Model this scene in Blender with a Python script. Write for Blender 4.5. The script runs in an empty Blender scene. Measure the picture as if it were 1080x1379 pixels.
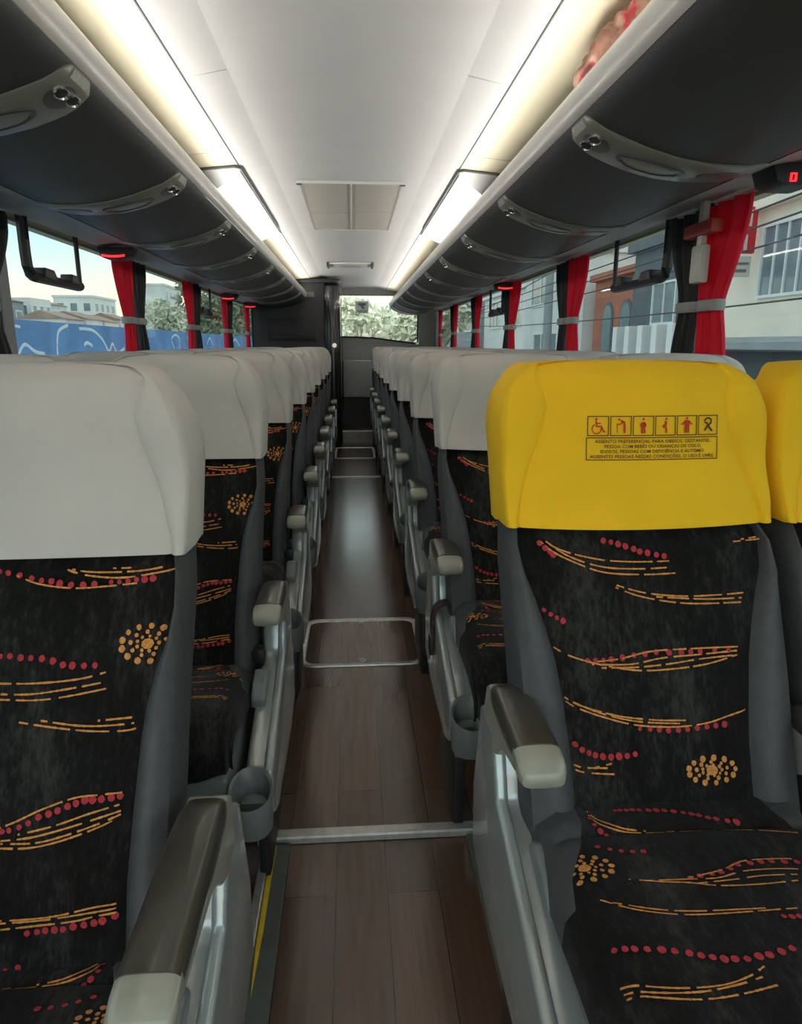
import bpy, bmesh, math, random
from mathutils import Vector, Matrix, noise
random.seed(7)
PI = math.pi
C = bpy.context.scene.collection
SC = bpy.context.scene

# ------------------------------------------------------------------ camera
F_PX, VX, VY, CZ = 930.0, 474.0, 464.0, 1.18
def make_camera():
    y = Vector(((VX-540)/F_PX, (VY-689.5)/F_PX, 1)).normalized()
    u = Vector((0, -y.z, y.y)).normalized()
    x = y.cross(u)
    if x.x < 0: x = -x
    R = Matrix((( x.x, y.x, u.x), (x.y, y.y, u.y), (x.z, y.z, u.z)))
    r0, r1, r2 = R[0], R[1], R[2]
    m = Matrix(((r0[0], -r1[0], -r2[0], 0), (r0[1], -r1[1], -r2[1], 0), (r0[2], -r1[2], -r2[2], CZ), (0, 0, 0, 1)))
    cd = bpy.data.cameras.new('camera'); cd.sensor_fit = 'HORIZONTAL'; cd.sensor_width = 36
    cd.lens = F_PX/1080*36; cd.clip_start = .02; cd.clip_end = 600
    co = bpy.data.objects.new('camera', cd); co.matrix_world = m; C.objects.link(co); SC.camera = co
make_camera()

# ------------------------------------------------------------------ materials
def nt(name):
    m = bpy.data.materials.new(name); m.use_nodes = True
    t = m.node_tree; b = t.nodes['Principled BSDF']
    return m, t, b
def mat(name, col, rough=.6, metal=0, var=.08, scale=30, bump=0, bscale=200, stretch=None, emit=None, es=1, coat=0, spec=None, sheen=0):
    m, t, b = nt(name)
    tc = t.nodes.new('ShaderNodeTexCoord'); vec = tc.outputs['Object']
    if stretch:
        mp = t.nodes.new('ShaderNodeMapping'); mp.inputs['Scale'].default_value = stretch
        t.links.new(vec, mp.inputs['Vector']); vec = mp.outputs['Vector']
    n = t.nodes.new('ShaderNodeTexNoise'); n.inputs['Scale'].default_value = scale; n.inputs['Detail'].default_value = 4
    t.links.new(vec, n.inputs['Vector'])
    r = t.nodes.new('ShaderNodeValToRGB')
    r.color_ramp.elements[0].position = .3; r.color_ramp.elements[1].position = .7
    r.color_ramp.elements[0].color = tuple(max(0, c*(1-var)) for c in col)+(1,)
    r.color_ramp.elements[1].color = tuple(min(1, c*(1+var)) for c in col)+(1,)
    t.links.new(n.outputs['Fac'], r.inputs['Fac']); t.links.new(r.outputs['Color'], b.inputs['Base Color'])
    b.inputs['Roughness'].default_value = rough; b.inputs['Metallic'].default_value = metal
    b.inputs['Coat Weight'].default_value = coat
    if sheen: b.inputs['Sheen Weight'].default_value = sheen
    if spec is not None: b.inputs['Specular IOR Level'].default_value = spec
    if emit:
        b.inputs['Emission Color'].default_value = emit+(1,); b.inputs['Emission Strength'].default_value = es
    if bump:
        n2 = t.nodes.new('ShaderNodeTexNoise'); n2.inputs['Scale'].default_value = bscale
        t.links.new(vec, n2.inputs['Vector'])
        bp = t.nodes.new('ShaderNodeBump'); bp.inputs['Strength'].default_value = bump; bp.inputs['Distance'].default_value = .004
        t.links.new(n2.outputs['Fac'], bp.inputs['Height']); t.links.new(bp.outputs['Normal'], b.inputs['Normal'])
    return m

def fabric_mat():
    m, t, b = nt('printed_plush')
    tc = t.nodes.new('ShaderNodeTexCoord')
    mp = t.nodes.new('ShaderNodeMapping'); mp.inputs['Scale'].default_value = (1, .35, .35)
    t.links.new(tc.outputs['Object'], mp.inputs['Vector'])
    def ns(scale, vec, detail=6):
        n = t.nodes.new('ShaderNodeTexNoise'); n.inputs['Scale'].default_value = scale; n.inputs['Detail'].default_value = detail
        n.inputs['Roughness'].default_value = .65
        t.links.new(vec, n.inputs['Vector']); return n
    a = ns(14, mp.outputs['Vector'], 8); c = ns(170, mp.outputs['Vector'], 3); d = ns(420, tc.outputs['Object'], 2)
    r = t.nodes.new('ShaderNodeValToRGB'); e = r.color_ramp.elements
    e[0].position = .38; e[0].color = (.0055, .005, .0040, 1); e[1].position = .66; e[1].color = (.038, .0355, .0325, 1)
    x = e.new(.5); x.color = (.0105, .0096, .0088, 1)
    mx = t.nodes.new('ShaderNodeMath'); mx.operation = 'MULTIPLY_ADD'; mx.inputs[1].default_value = .45; 
    t.links.new(c.outputs['Fac'], mx.inputs[0])
    m2 = t.nodes.new('ShaderNodeMath'); m2.operation = 'MULTIPLY_ADD'; m2.inputs[1].default_value = .8; m2.inputs[2].default_value = -.12
    t.links.new(a.outputs['Fac'], m2.inputs[0]); t.links.new(m2.outputs[0], mx.inputs[2])
    t.links.new(mx.outputs[0], r.inputs['Fac']); t.links.new(r.outputs['Color'], b.inputs['Base Color'])
    b.inputs['Roughness'].default_value = .95; b.inputs['Specular IOR Level'].default_value = .15
    b.inputs['Sheen Weight'].default_value = .06
    bp = t.nodes.new('ShaderNodeBump'); bp.inputs['Strength'].default_value = .3; bp.inputs['Distance'].default_value = .002
    t.links.new(d.outputs['Fac'], bp.inputs['Height']); t.links.new(bp.outputs['Normal'], b.inputs['Normal'])
    return m

def floor_mat():
    m, t, b = nt('wood_look_vinyl')
    tc = t.nodes.new('ShaderNodeTexCoord')
    mp = t.nodes.new('ShaderNodeMapping'); mp.inputs['Rotation'].default_value = (0, 0, PI/2); mp.inputs['Location'].default_value = (.35, .055, 0)
    t.links.new(tc.outputs['Object'], mp.inputs['Vector'])
    br = t.nodes.new('ShaderNodeTexBrick'); br.inputs['Scale'].default_value = 1
    br.inputs['Brick Width'].default_value = .95; br.inputs['Row Height'].default_value = .115
    br.inputs['Mortar Size'].default_value = .0012; br.inputs['Color1'].default_value = (.145, .078, .050, 1); br.inputs['Color2'].default_value = (.086, .052, .036, 1)
    br.inputs['Mortar'].default_value = (.028, .018, .014, 1); br.offset = .37
    t.links.new(mp.outputs['Vector'], br.inputs['Vector'])
    mp2 = t.nodes.new('ShaderNodeMapping'); mp2.inputs['Scale'].default_value = (22, 1.3, 1)
    t.links.new(tc.outputs['Object'], mp2.inputs['Vector'])
    n = t.nodes.new('ShaderNodeTexNoise'); n.inputs['Scale'].default_value = 3; n.inputs['Detail'].default_value = 6
    t.links.new(mp2.outputs['Vector'], n.inputs['Vector'])
    r = t.nodes.new('ShaderNodeValToRGB'); r.color_ramp.elements[0].color = (.6, .6, .6, 1); r.color_ramp.elements[1].color = (1.35, 1.3, 1.25, 1)
    t.links.new(n.outputs['Fac'], r.inputs['Fac'])
    mx = t.nodes.new('ShaderNodeMix'); mx.data_type = 'RGBA'; mx.blend_type = 'MULTIPLY'; mx.inputs[0].default_value = 1
    t.links.new(br.outputs['Color'], mx.inputs[6]); t.links.new(r.outputs['Color'], mx.inputs[7])
    t.links.new(mx.outputs[2], b.inputs['Base Color'])
    n3 = t.nodes.new('ShaderNodeTexNoise'); n3.inputs['Scale'].default_value = 9; n3.inputs['Detail'].default_value = 5
    t.links.new(tc.outputs['Object'], n3.inputs['Vector'])
    mr = t.nodes.new('ShaderNodeMapRange'); mr.inputs[3].default_value = .15; mr.inputs[4].default_value = .27
    t.links.new(n3.outputs['Fac'], mr.inputs[0]); t.links.new(mr.outputs[0], b.inputs['Roughness'])
    b.inputs['Specular IOR Level'].default_value = .75; b.inputs['Coat Weight'].default_value = .35; b.inputs['Coat Roughness'].default_value = .2
    bp = t.nodes.new('ShaderNodeBump'); bp.inputs['Strength'].default_value = .02; bp.inputs['Distance'].default_value = .001
    t.links.new(n3.outputs['Fac'], bp.inputs['Height']); t.links.new(bp.outputs['Normal'], b.inputs['Normal'])
    return m

def pane_mat(name, tint, gl=.08):
    m = bpy.data.materials.new(name); m.use_nodes = True; t = m.node_tree
    t.nodes.remove(t.nodes['Principled BSDF']); out = t.nodes['Material Output']
    tr = t.nodes.new('ShaderNodeBsdfTransparent'); g = t.nodes.new('ShaderNodeBsdfGlossy'); g.inputs['Roughness'].default_value = .01
    tc = t.nodes.new('ShaderNodeTexCoord'); n = t.nodes.new('ShaderNodeTexNoise'); n.inputs['Scale'].default_value = 3
    t.links.new(tc.outputs['Object'], n.inputs['Vector'])
    r = t.nodes.new('ShaderNodeValToRGB'); r.color_ramp.elements[0].color = tuple(c*.97 for c in tint)+(1,); r.color_ramp.elements[1].color = tint+(1,)
    t.links.new(n.outputs['Fac'], r.inputs['Fac']); t.links.new(r.outputs['Color'], tr.inputs['Color'])
    lw = t.nodes.new('ShaderNodeLayerWeight'); lw.inputs['Blend'].default_value = .5
    pw = t.nodes.new('ShaderNodeMath'); pw.operation = 'POWER'; pw.inputs[1].default_value = 4
    t.links.new(lw.outputs['Facing'], pw.inputs[0])
    fr = t.nodes.new('ShaderNodeMath'); fr.operation = 'MULTIPLY_ADD'; fr.inputs[1].default_value = .13; fr.inputs[2].default_value = .012
    t.links.new(pw.outputs[0], fr.inputs[0])
    mx = t.nodes.new('ShaderNodeMixShader')
    t.links.new(fr.outputs[0], mx.inputs[0]); t.links.new(tr.outputs[0], mx.inputs[1]); t.links.new(g.outputs[0], mx.inputs[2])
    t.links.new(mx.outputs[0], out.inputs['Surface'])
    return m

def cloth_mat(name, col, trans=.35):
    m = mat(name, col, .8, var=.12, scale=18, stretch=(1, 1, .15), sheen=.1)
    t = m.node_tree; b = t.nodes['Principled BSDF']; out = t.nodes['Material Output']
    tl = t.nodes.new('ShaderNodeBsdfTranslucent'); tl.inputs['Color'].default_value = col+(1,)
    mx = t.nodes.new('ShaderNodeMixShader'); mx.inputs[0].default_value = trans
    t.links.new(b.outputs[0], mx.inputs[1]); t.links.new(tl.outputs[0], mx.inputs[2]); t.links.new(mx.outputs[0], out.inputs['Surface'])
    return m

def blend_mat(name, cols, scale, rough=.85, stretch=(1, 1, 1), bump=0):
    m, t, b = nt(name)
    tc = t.nodes.new('ShaderNodeTexCoord'); mp = t.nodes.new('ShaderNodeMapping'); mp.inputs['Scale'].default_value = stretch
    t.links.new(tc.outputs['Object'], mp.inputs['Vector'])
    n = t.nodes.new('ShaderNodeTexNoise'); n.inputs['Scale'].default_value = scale; n.inputs['Detail'].default_value = 5
    t.links.new(mp.outputs['Vector'], n.inputs['Vector'])
    r = t.nodes.new('ShaderNodeValToRGB'); e = r.color_ramp.elements
    k = len(cols)
    for i, c in enumerate(cols):
        p = .32+.36*i/(k-1)
        if i == 0: x = e[0]
        elif i == k-1: x = e[-1]
        else: x = e.new(p)
        x.position = p; x.color = c+(1,)
    t.links.new(n.outputs['Fac'], r.inputs['Fac']); t.links.new(r.outputs['Color'], b.inputs['Base Color'])
    b.inputs['Roughness'].default_value = rough
    if bump:
        bp = t.nodes.new('ShaderNodeBump'); bp.inputs['Strength'].default_value = bump
        t.links.new(n.outputs['Fac'], bp.inputs['Height']); t.links.new(bp.outputs['Normal'], b.inputs['Normal'])
    return m

M = {}
M['plush'] = fabric_mat()
M['orange'] = mat('orange_thread', (.62, .25, .06), .9, var=.25, scale=260)
M['red_dot'] = mat('red_thread', (.42, .03, .038), .9, var=.2, scale=260)
M['bolster'] = mat('grey_leatherette', (.066, .065, .068), .62, var=.1, scale=60, bump=.25, bscale=420)
M['white_cover'] = mat('white_stretch_cloth', (.555, .51, .475), .9, var=.04, scale=9, bump=.12, bscale=500)
M['yellow_cover'] = mat('yellow_stretch_cloth', (.88, .50, .004), .85, var=.035, scale=9, bump=.12, bscale=500)
M['shell'] = mat('black_seat_shell', (.03, .03, .033), .5)
M['silver'] = mat('silver_grey_paint', (.38, .405, .40), .24, metal=.35, var=.06, scale=14, coat=.25)
M['grey_plastic'] = mat('dark_grey_plastic', (.17, .185, .185), .38, var=.06, scale=20)
M['arm_top'] = mat('olive_brown_pad', (.055, .047, .037), .3, var=.08, scale=20, coat=.3)
M['arm_tip'] = mat('beige_grey_plastic', (.30, .29, .235), .32, var=.05, scale=20, coat=.3)
M['black'] = mat('black_plastic', (.012, .012, .013), .45)
M['maroon'] = mat('maroon_webbing', (.05, .022, .02), .7, scale=120)
M['ink'] = mat('brown_ink', (.09, .032, .008), .8)
M['red_ink'] = mat('red_ink', (.5, .035, .01), .8)
M['floor'] = floor_mat()
M['alu'] = mat('aluminium', (.56, .56, .54), .35, metal=.6, var=.15, scale=40)
M['trim_rubber'] = mat('grey_green_rubber', (.10, .115, .10), .5, var=.15, scale=25)
M['yellow_tape'] = mat('yellow_safety_tape', (.80, .58, .02), .5, var=.12, scale=40)
M['ceiling'] = mat('white_ceiling_panel', (.72, .725, .73), .55, var=.02, scale=4)
M['cove'] = mat('cream_cove_panel', (.78, .72, .53), .5, var=.03, scale=4)
M['seam'] = mat('dark_seam', (.10, .10, .095), .6)
M['rack_dark'] = mat('charcoal_rack_panel', (.030, .032, .034), .5, var=.06, scale=8)
M['rack_under'] = mat('grey_rack_underside', (.33, .33, .325), .55, var=.06, scale=6)
M['rail'] = mat('pale_rack_rail', (.55, .53, .49), .35, var=.05, scale=8, coat=.2)
M['service'] = mat('olive_grey_service_panel', (.20, .20, .165), .35, var=.1, scale=10, coat=.2)
M['service_dark'] = mat('dark_grey_bezel', (.07, .07, .07), .3)
M['chrome'] = mat('chrome_ring', (.6, .6, .6), .15, metal=.9)
M['led'] = mat('led_strip', (.9, .9, .85), .5, emit=(1, .96, .88), es=27)
M['box_glow'] = mat('duct_box_lit_face', (.9, .9, .9), .5, emit=(1, .99, .97), es=.9)  # no lamp: the strip's light on the white box is put in as emission
M['grey_frame'] = mat('pale_grey_frame', (.5, .51, .5), .5)
M['hatch'] = mat('beige_grille', (.53, .51, .46), .7, var=.06, scale=60, stretch=(1, 12, 1))
M['red_led'] = mat('red_led', (.5, .0, .0), .4, emit=(1, .02, .03), es=2.2)
M['wall'] = mat('grey_wall_lining', (.24, .25, .25), .6)
M['cabin'] = mat('black_cabin_panel', (.018, .019, .022), .42, var=.1, scale=6)
M['cabin_gloss'] = mat('black_gloss_column', (.022, .023, .027), .25, coat=.4)
M['rear_grey'] = mat('rear_grey_panel', (.42, .42, .41), .5)
M['pane'] = pane_mat('tinted_window_glass', (.655, .70, .70))
M['rear_pane'] = pane_mat('rear_window_glass', (.93, .94, .92))
M['curtain_red'] = cloth_mat('red_curtain', (.78, .016, .055), .45)
M['curtain_dark'] = cloth_mat('charcoal_curtain', (.022, .022, .024), .08)
M['tie'] = mat('grey_strap', (.30, .31, .30), .7)
M['red_plastic'] = mat('red_plastic', (.42, .045, .03), .4)
M['pale_plastic'] = mat('pale_grey_plastic', (.50, .50, .45), .4)
M['blanket'] = blend_mat('patterned_blanket', [(.22, .015, .02), (.33, .17, .115), (.26, .12, .085), (.40, .25, .19), (.48, .02, .045), (.26, .13, .10), (.44, .03, .05)], 11, .85, (1, .6, 1), .3)
M['asphalt'] = mat('pale_concrete_paving', (.36, .35, .33), .9, scale=5)
M['blue_wall'] = mat('blue_painted_wall', (.13, .27, .52), .8, var=.18, scale=1.2)
M['white_paint'] = mat('white_paint', (.66, .74, .80), .8)
M['cream_wall'] = mat('cream_render', (.90, .79, .66), .85, var=.08, scale=.8)
M['pale_wall'] = mat('pale_render', (.70, .70, .67), .85, var=.1, scale=.8)
M['white_wall'] = mat('white_render', (.80, .79, .76), .85, var=.08, scale=.5)
M['brick'] = mat('terracotta_render', (.42, .15, .09), .85, var=.12, scale=2)
M['dark_wall'] = mat('dark_slate_cladding', (.12, .135, .15), .7, var=.15, scale=2)
M['grey_wall'] = mat('grey_concrete', (.30, .32, .33), .85, var=.15, scale=1.5)
M['roof_tile'] = mat('weathered_roof_tile', (.36, .25, .20), .85, var=.2, scale=1)
M['pink_wall'] = mat('pink_render', (.62, .33, .34), .85, var=.08, scale=1)
M['win_dark'] = mat('far_window_glass', (.20, .26, .29), .15, var=.15, scale=2)
M['win_frame'] = mat('white_window_frame', (.8, .82, .82), .5)
M['sign_red'] = mat('red_sign_face', (.62, .02, .03), .5)
M['sign_white'] = mat('white_sign_face', (.62, .58, .54), .5)
M['cable'] = mat('black_cable', (.04, .045, .05), .6)
M['leaf'] = blend_mat('leaf_green', [(.15, .20, .12), (.25, .30, .18), (.36, .39, .26)], 2.5, .7)
M['leaf_pale'] = blend_mat('leaf_pale_green', [(.45, .49, .34), (.62, .64, .48), (.74, .74, .58)], 2.0, .7)
M['bark'] = mat('bark', (.22, .19, .16), .9)
M['sticker'] = cloth_mat('pale_sticker', (.62, .60, .58), .6)
M['label_plate'] = mat('pale_number_plate', (.36, .36, .33), .5, var=.25, scale=160)

# ------------------------------------------------------------------ mesh helpers
def finish(name, bm, mats, parent=None, label=None, smooth=38, kind=None, recalc=True):
    if recalc: bmesh.ops.recalc_face_normals(bm, faces=bm.faces)
    me = bpy.data.meshes.new(name); bm.to_mesh(me); bm.free()
    if not isinstance(mats, (list, tuple)): mats = [mats]
    for m in mats: me.materials.append(m)
    if smooth:
        for p in me.polygons: p.use_smooth = True
        me.set_sharp_from_angle(angle=math.radians(smooth))
    o = bpy.data.objects.new(name, me); C.objects.link(o)
    if parent: o.parent = parent
    if label: o['label'] = label
    if kind: o['kind'] = kind
    return o
def thing(name, label, cat, loc=(0, 0, 0), group=None):
    o = bpy.data.objects.new(name, None); o.empty_display_size = .05; C.objects.link(o)
    o.location = loc; o['label'] = label; o['category'] = cat
    if group: o['group'] = group
    return o
def tag(o, label, cat, group=None):
    o['label'] = label; o['category'] = cat
    if group: o['group'] = group
    return o
def box(bm, x0, x1, y0, y1, z0, z1, bev=0, mi=0, seg=2):
    vs = [bm.verts.new((x, y, z)) for z in (z0, z1) for x, y in ((x0, y0), (x1, y0), (x1, y1), (x0, y1))]
    fs = [bm.faces.new([vs[i] for i in q]) for q in ((0, 3, 2, 1), (4, 5, 6, 7), (0, 1, 5, 4), (1, 2, 6, 5), (2, 3, 7, 6), (3, 0, 4, 7))]
    for f in fs: f.material_index = mi
    if bev:
        es = list({e for f in fs for e in f.edges})
        bmesh.ops.bevel(bm, geom=es, offset=bev, segments=seg, affect='EDGES', profile=.6)
    return fs
def prism(bm, poly, a0, a1, axis='X', bev=0, mi=0, seg=2, fn=None):
    """poly of (u,v) extruded along axis; X: (y,z)  Y: (x,z)  Z: (x,y)"""
    def P(u, v, a): return {'X': (a, u, v), 'Y': (u, a, v), 'Z': (u, v, a)}[axis]
    A = [bm.verts.new(P(u, v, a0)) for u, v in poly]; B = [bm.verts.new(P(u, v, a1)) for u, v in poly]
    n = len(poly)
    fs = [bm.faces.new(A), bm.faces.new(B[::-1])]
    for i in range(n): fs.append(bm.faces.new((A[i], B[i], B[(i+1) % n], A[(i+1) % n])))
    for f in fs: f.material_index = mi
    if bev:
        bmesh.ops.recalc_face_normals(bm, faces=fs)
        es = list({e for f in fs for e in f.edges})
        bmesh.ops.bevel(bm, geom=es, offset=bev, segments=seg, affect='EDGES', profile=.6)
def loft(bm, rings, closed=True, cap0=True, cap1=True, mi=0):
    V = [[bm.verts.new(p) for p in r] for r in rings]
    n = len(rings[0])
    for a, b in zip(V, V[1:]):
        for i in range(n if closed else n-1):
            f = bm.faces.new((a[i], a[(i+1) % n], b[(i+1) % n], b[i])); f.material_index = mi
    if closed and cap0: bm.faces.new(V[0][::-1]).material_index = mi
    if closed and cap1: bm.faces.new(V[-1]).material_index = mi
    return V
def tube(bm, pts, r, n=8, mi=0):
    pts = [Vector(p) for p in pts]; rings = []
    up0 = Vector((0, 0, 1))
    for i, p in enumerate(pts):
        d = (pts[min(i+1, len(pts)-1)]-pts[max(i-1, 0)]).normalized()
        up = up0 if abs(d.z) < .95 else Vector((1, 0, 0))
        a = d.cross(up).normalized(); b = a.cross(d)
        rr = r[i] if isinstance(r, (list, tuple)) else r
        rings.append([p+(a*math.cos(2*PI*k/n)+b*math.sin(2*PI*k/n))*rr for k in range(n)])
    loft(bm, rings, mi=mi)
def lerp_tab(t, xs, ys):
    if t <= xs[0]: return ys[0]
    for i in range(len(xs)-1):
        if t <= xs[i+1]: return ys[i]+(ys[i+1]-ys[i])*(t-xs[i])/(xs[i+1]-xs[i])
    return ys[-1]
def smooth_path(pts, n=6):
    out = []
    for i in range(len(pts)-1):
        p0 = pts[max(i-1, 0)]; p1 = pts[i]; p2 = pts[i+1]; p3 = pts[min(i+2, len(pts)-1)]
        for k in range(n):
            t = k/n
            out.append(tuple(.5*((2*b)+(c-a)*t+(2*a-5*b+4*c-d)*t*t+(-a+3*b-3*c+d)*t**3) for a, b, c, d in zip(p0, p1, p2, p3)))
    out.append(tuple(pts[-1])); return out

# ------------------------------------------------------------------ seat shapes
ZP = [.28, .34, .40, .44, .52, .6, .7, .8, .9, 1.0, 1.08, 1.13, 1.161]
YP = [-.285, -.275, -.262, -.25, -.225, -.19, -.15, -.1, -.05, -.01, .0, .02, .07]
LOW = [0]
def f_y(z): return lerp_tab(z, ZP, YP)
def w_z(z):
    w = lerp_tab(z, [.42, .55, .7, .8, .9, 1.0, 1.05], [.206, .207, .210, .213, .214, .219, .2225])
    z0, rr = (1.0, .098) if LOW[0] else (1.06, .075)
    if z > z0:
        t = min(1, (z-z0)/(1.152-z0)); w -= rr*(1-math.sqrt(max(0, 1-t*t)))
    return w
def xb_z(z):
    if LOW[0]: return lerp_tab(z, [.28, .52, .6, .7, .75, .79, .84, .88], [.148, .152, .157, .166, .176, .192, .202, .205])
    return lerp_tab(z, [.42, .52, .6, .66, .73, .80, .866, .9], [.133, .134, .137, .142, .152, .173, .197, .204])
def d_xz(x, z):                                            # relief of the front face (negative = forward)
    xb, w = xb_z(z), w_z(z); a = abs(x)
    if a <= xb: return .010*(1-(a/xb)**2)*-.4+.006*math.exp(-((xb-a)/.008)**2)
    t = (a-xb)/max(1e-4, (w-xb))
    return -.022*math.sin(PI*min(1, t*1.15))**.8*(1-.15*t) if t < .87 else -.006+.045*((t-.87)/.13)**1.6
def S_back(x, z, off=.0016):
    return Vector((x, f_y(z)+d_xz(x, z)-off, z))
def back_loop(z, xb, w, infl=0):
    xs = [-w]+[-(xb+(w-xb)*t) for t in (.97, .9, .78, .62, .45, .3, .15)]+[-xb]
    xs += [-xb+2*xb*k/12 for k in range(1, 12)]
    xs += [-x for x in reversed(xs[:9])]
    return xs
def backrest_parts(parent, prints, low=False):
    zs = ([.42, .45, .48] if not low else [.29, .32, .36, .40, .44, .48])+[.52, .56, .6, .64, .68, .72, .76, .8, .84, .88, .91, .95]
    rows = []
    for z in zs:
        q = 1-.07*max(0, min(1, (z-.87)/.03)); sh = .034*max(0, min(1, (z-.872)/.03))
        rows.append([S_back(x, z, 0)+Vector((x*(q-1), sh, 0)) for x in back_loop(z, xb_z(z), w_z(z))])
    n = len(rows[0])                                       # 29 front points; 0..8 bolster, 8..20 panel, 20..28 bolster
    bm = bmesh.new()
    loft(bm, [r[8:21] for r in rows], closed=False)
    paint(bm, prints, S_back, lambda x, z: abs(x) < xb_z(z)-.002 and (.30 if low else .43) < z < .885)
    finish('backrest', bm, [M['plush'], M['orange'], M['red_dot']], parent, 'black printed plush backrest panel', recalc=False)
    for a, b, sg in ((0, 9, -1), (20, 29, 1)):
        bm = bmesh.new(); rr = []
        for r, z in zip(rows, zs):
            w = w_z(z)*(1-.07*max(0, min(1, (z-.87)/.03)))-.003; f = f_y(z)+.03*max(0, min(1, (z-.872)/.03))
            seg = list(r[a:b]); side = [Vector((sg*(w+.004), f+.055, z)), Vector((sg*(w+.003), f+.085, z)), Vector((sg*(w-.01), f+.115, z))]
            rr.append((list(reversed(side))+seg) if sg < 0 else seg+side)
        loft(bm, rr, closed=False)
        finish('back_bolster', bm, M['bolster'], parent, recalc=False)
    bm = bmesh.new()
    loft(bm, [[(w_z(z)*s*q if abs(s) < 1 else s*(w_z(z)-.009), f_y(z)+.115+.012*(1-s*s), z) for s, q in ((-1, 1), (-.7, 1), (-.3, 1), (.3, 1), (.7, 1), (1, 1))] for z in zs], closed=False)
    finish('back_shell', bm, M['shell'], parent, recalc=False)

def paint(bm, pr, S, inside):
    """stitch the printed motif into the panel mesh: ribbons, dots and rosettes lying on the cloth"""
    rnd = random.Random(3)
    def ribbon(pts, hw, mi):
        pts = smooth_path(pts, 10)
        L = 0; on = True; nxt = rnd.uniform(.004, .014); run = []
        def flush():
            if len(run) > 1:
                l, r = [], []
                for i, p in enumerate(run):
                    a = run[max(i-1, 0)]; b = run[min(i+1, len(run)-1)]
                    t = Vector((b[0]-a[0], b[1]-a[1])); t = t.normalized() if t.length > 0 else Vector((1, 0))
                    nn = Vector((-t.y, t.x))*hw*rnd.uniform(.65, 1.15)
                    l.append(bm.verts.new(S(p[0]+nn.x, p[1]+nn.y))); r.append(bm.verts.new(S(p[0]-nn.x, p[1]-nn.y)))
                for i in range(len(l)-1): bm.faces.new((l[i], l[i+1], r[i+1], r[i])).material_index = mi
            run.clear()
        dense = []
        for a, b in zip(pts, pts[1:]):
            d = math.dist(a, b); k = max(1, int(d/.002))
            dense += [(a[0]+(b[0]-a[0])*i/k, a[1]+(b[1]-a[1])*i/k) for i in range(k)]
        for p in dense:
            if not inside(*p): flush(); continue
            L += .002
            if L > nxt:
                L = 0; on = not on; nxt = rnd.uniform(.02, .07) if on else .002
                if not on: flush()
            if on: run.append(p)
        flush()
    def dot(c, r, mi, sx=1):
        if not inside(*c): return
        n = 9; rr = r*rnd.uniform(.85, 1.12)
        vs = [bm.verts.new(S(c[0]+rr*sx*math.cos(2*PI*k/n)*rnd.uniform(.9, 1.1), c[1]+rr*math.sin(2*PI*k/n)*rnd.uniform(.9, 1.1))) for k in range(n)]
        bm.faces.new(vs).material_index = mi
    for l in pr['o']: ribbon(l, .0012, 1)
    for l in pr['r']:
        n = len(l)
        for i, p in enumerate(l): dot(p, .0034+.0011*min(1, i/6), 2)
    for t in pr['t']:
        c, ex, ey = t; rx = math.dist(c, ex); ry = math.dist(c, ey)
        dot(c, .0065, 1, 1.2)
        for k in range(13): dot((c[0]+rx*math.cos(2*PI*k/13), c[1]+ry*math.sin(2*PI*k/13)), .0040, 1)
        for k in range(9): dot((c[0]+.66*rx*math.cos(2*PI*k/9+.2), c[1]+.66*ry*math.sin(2*PI*k/9+.2)), .0028, 1)
        for k in range(9): dot((c[0]+.42*rx*math.cos(2*PI*k/9), c[1]+.42*ry*math.sin(2*PI*k/9)), .0024, 1)

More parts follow.
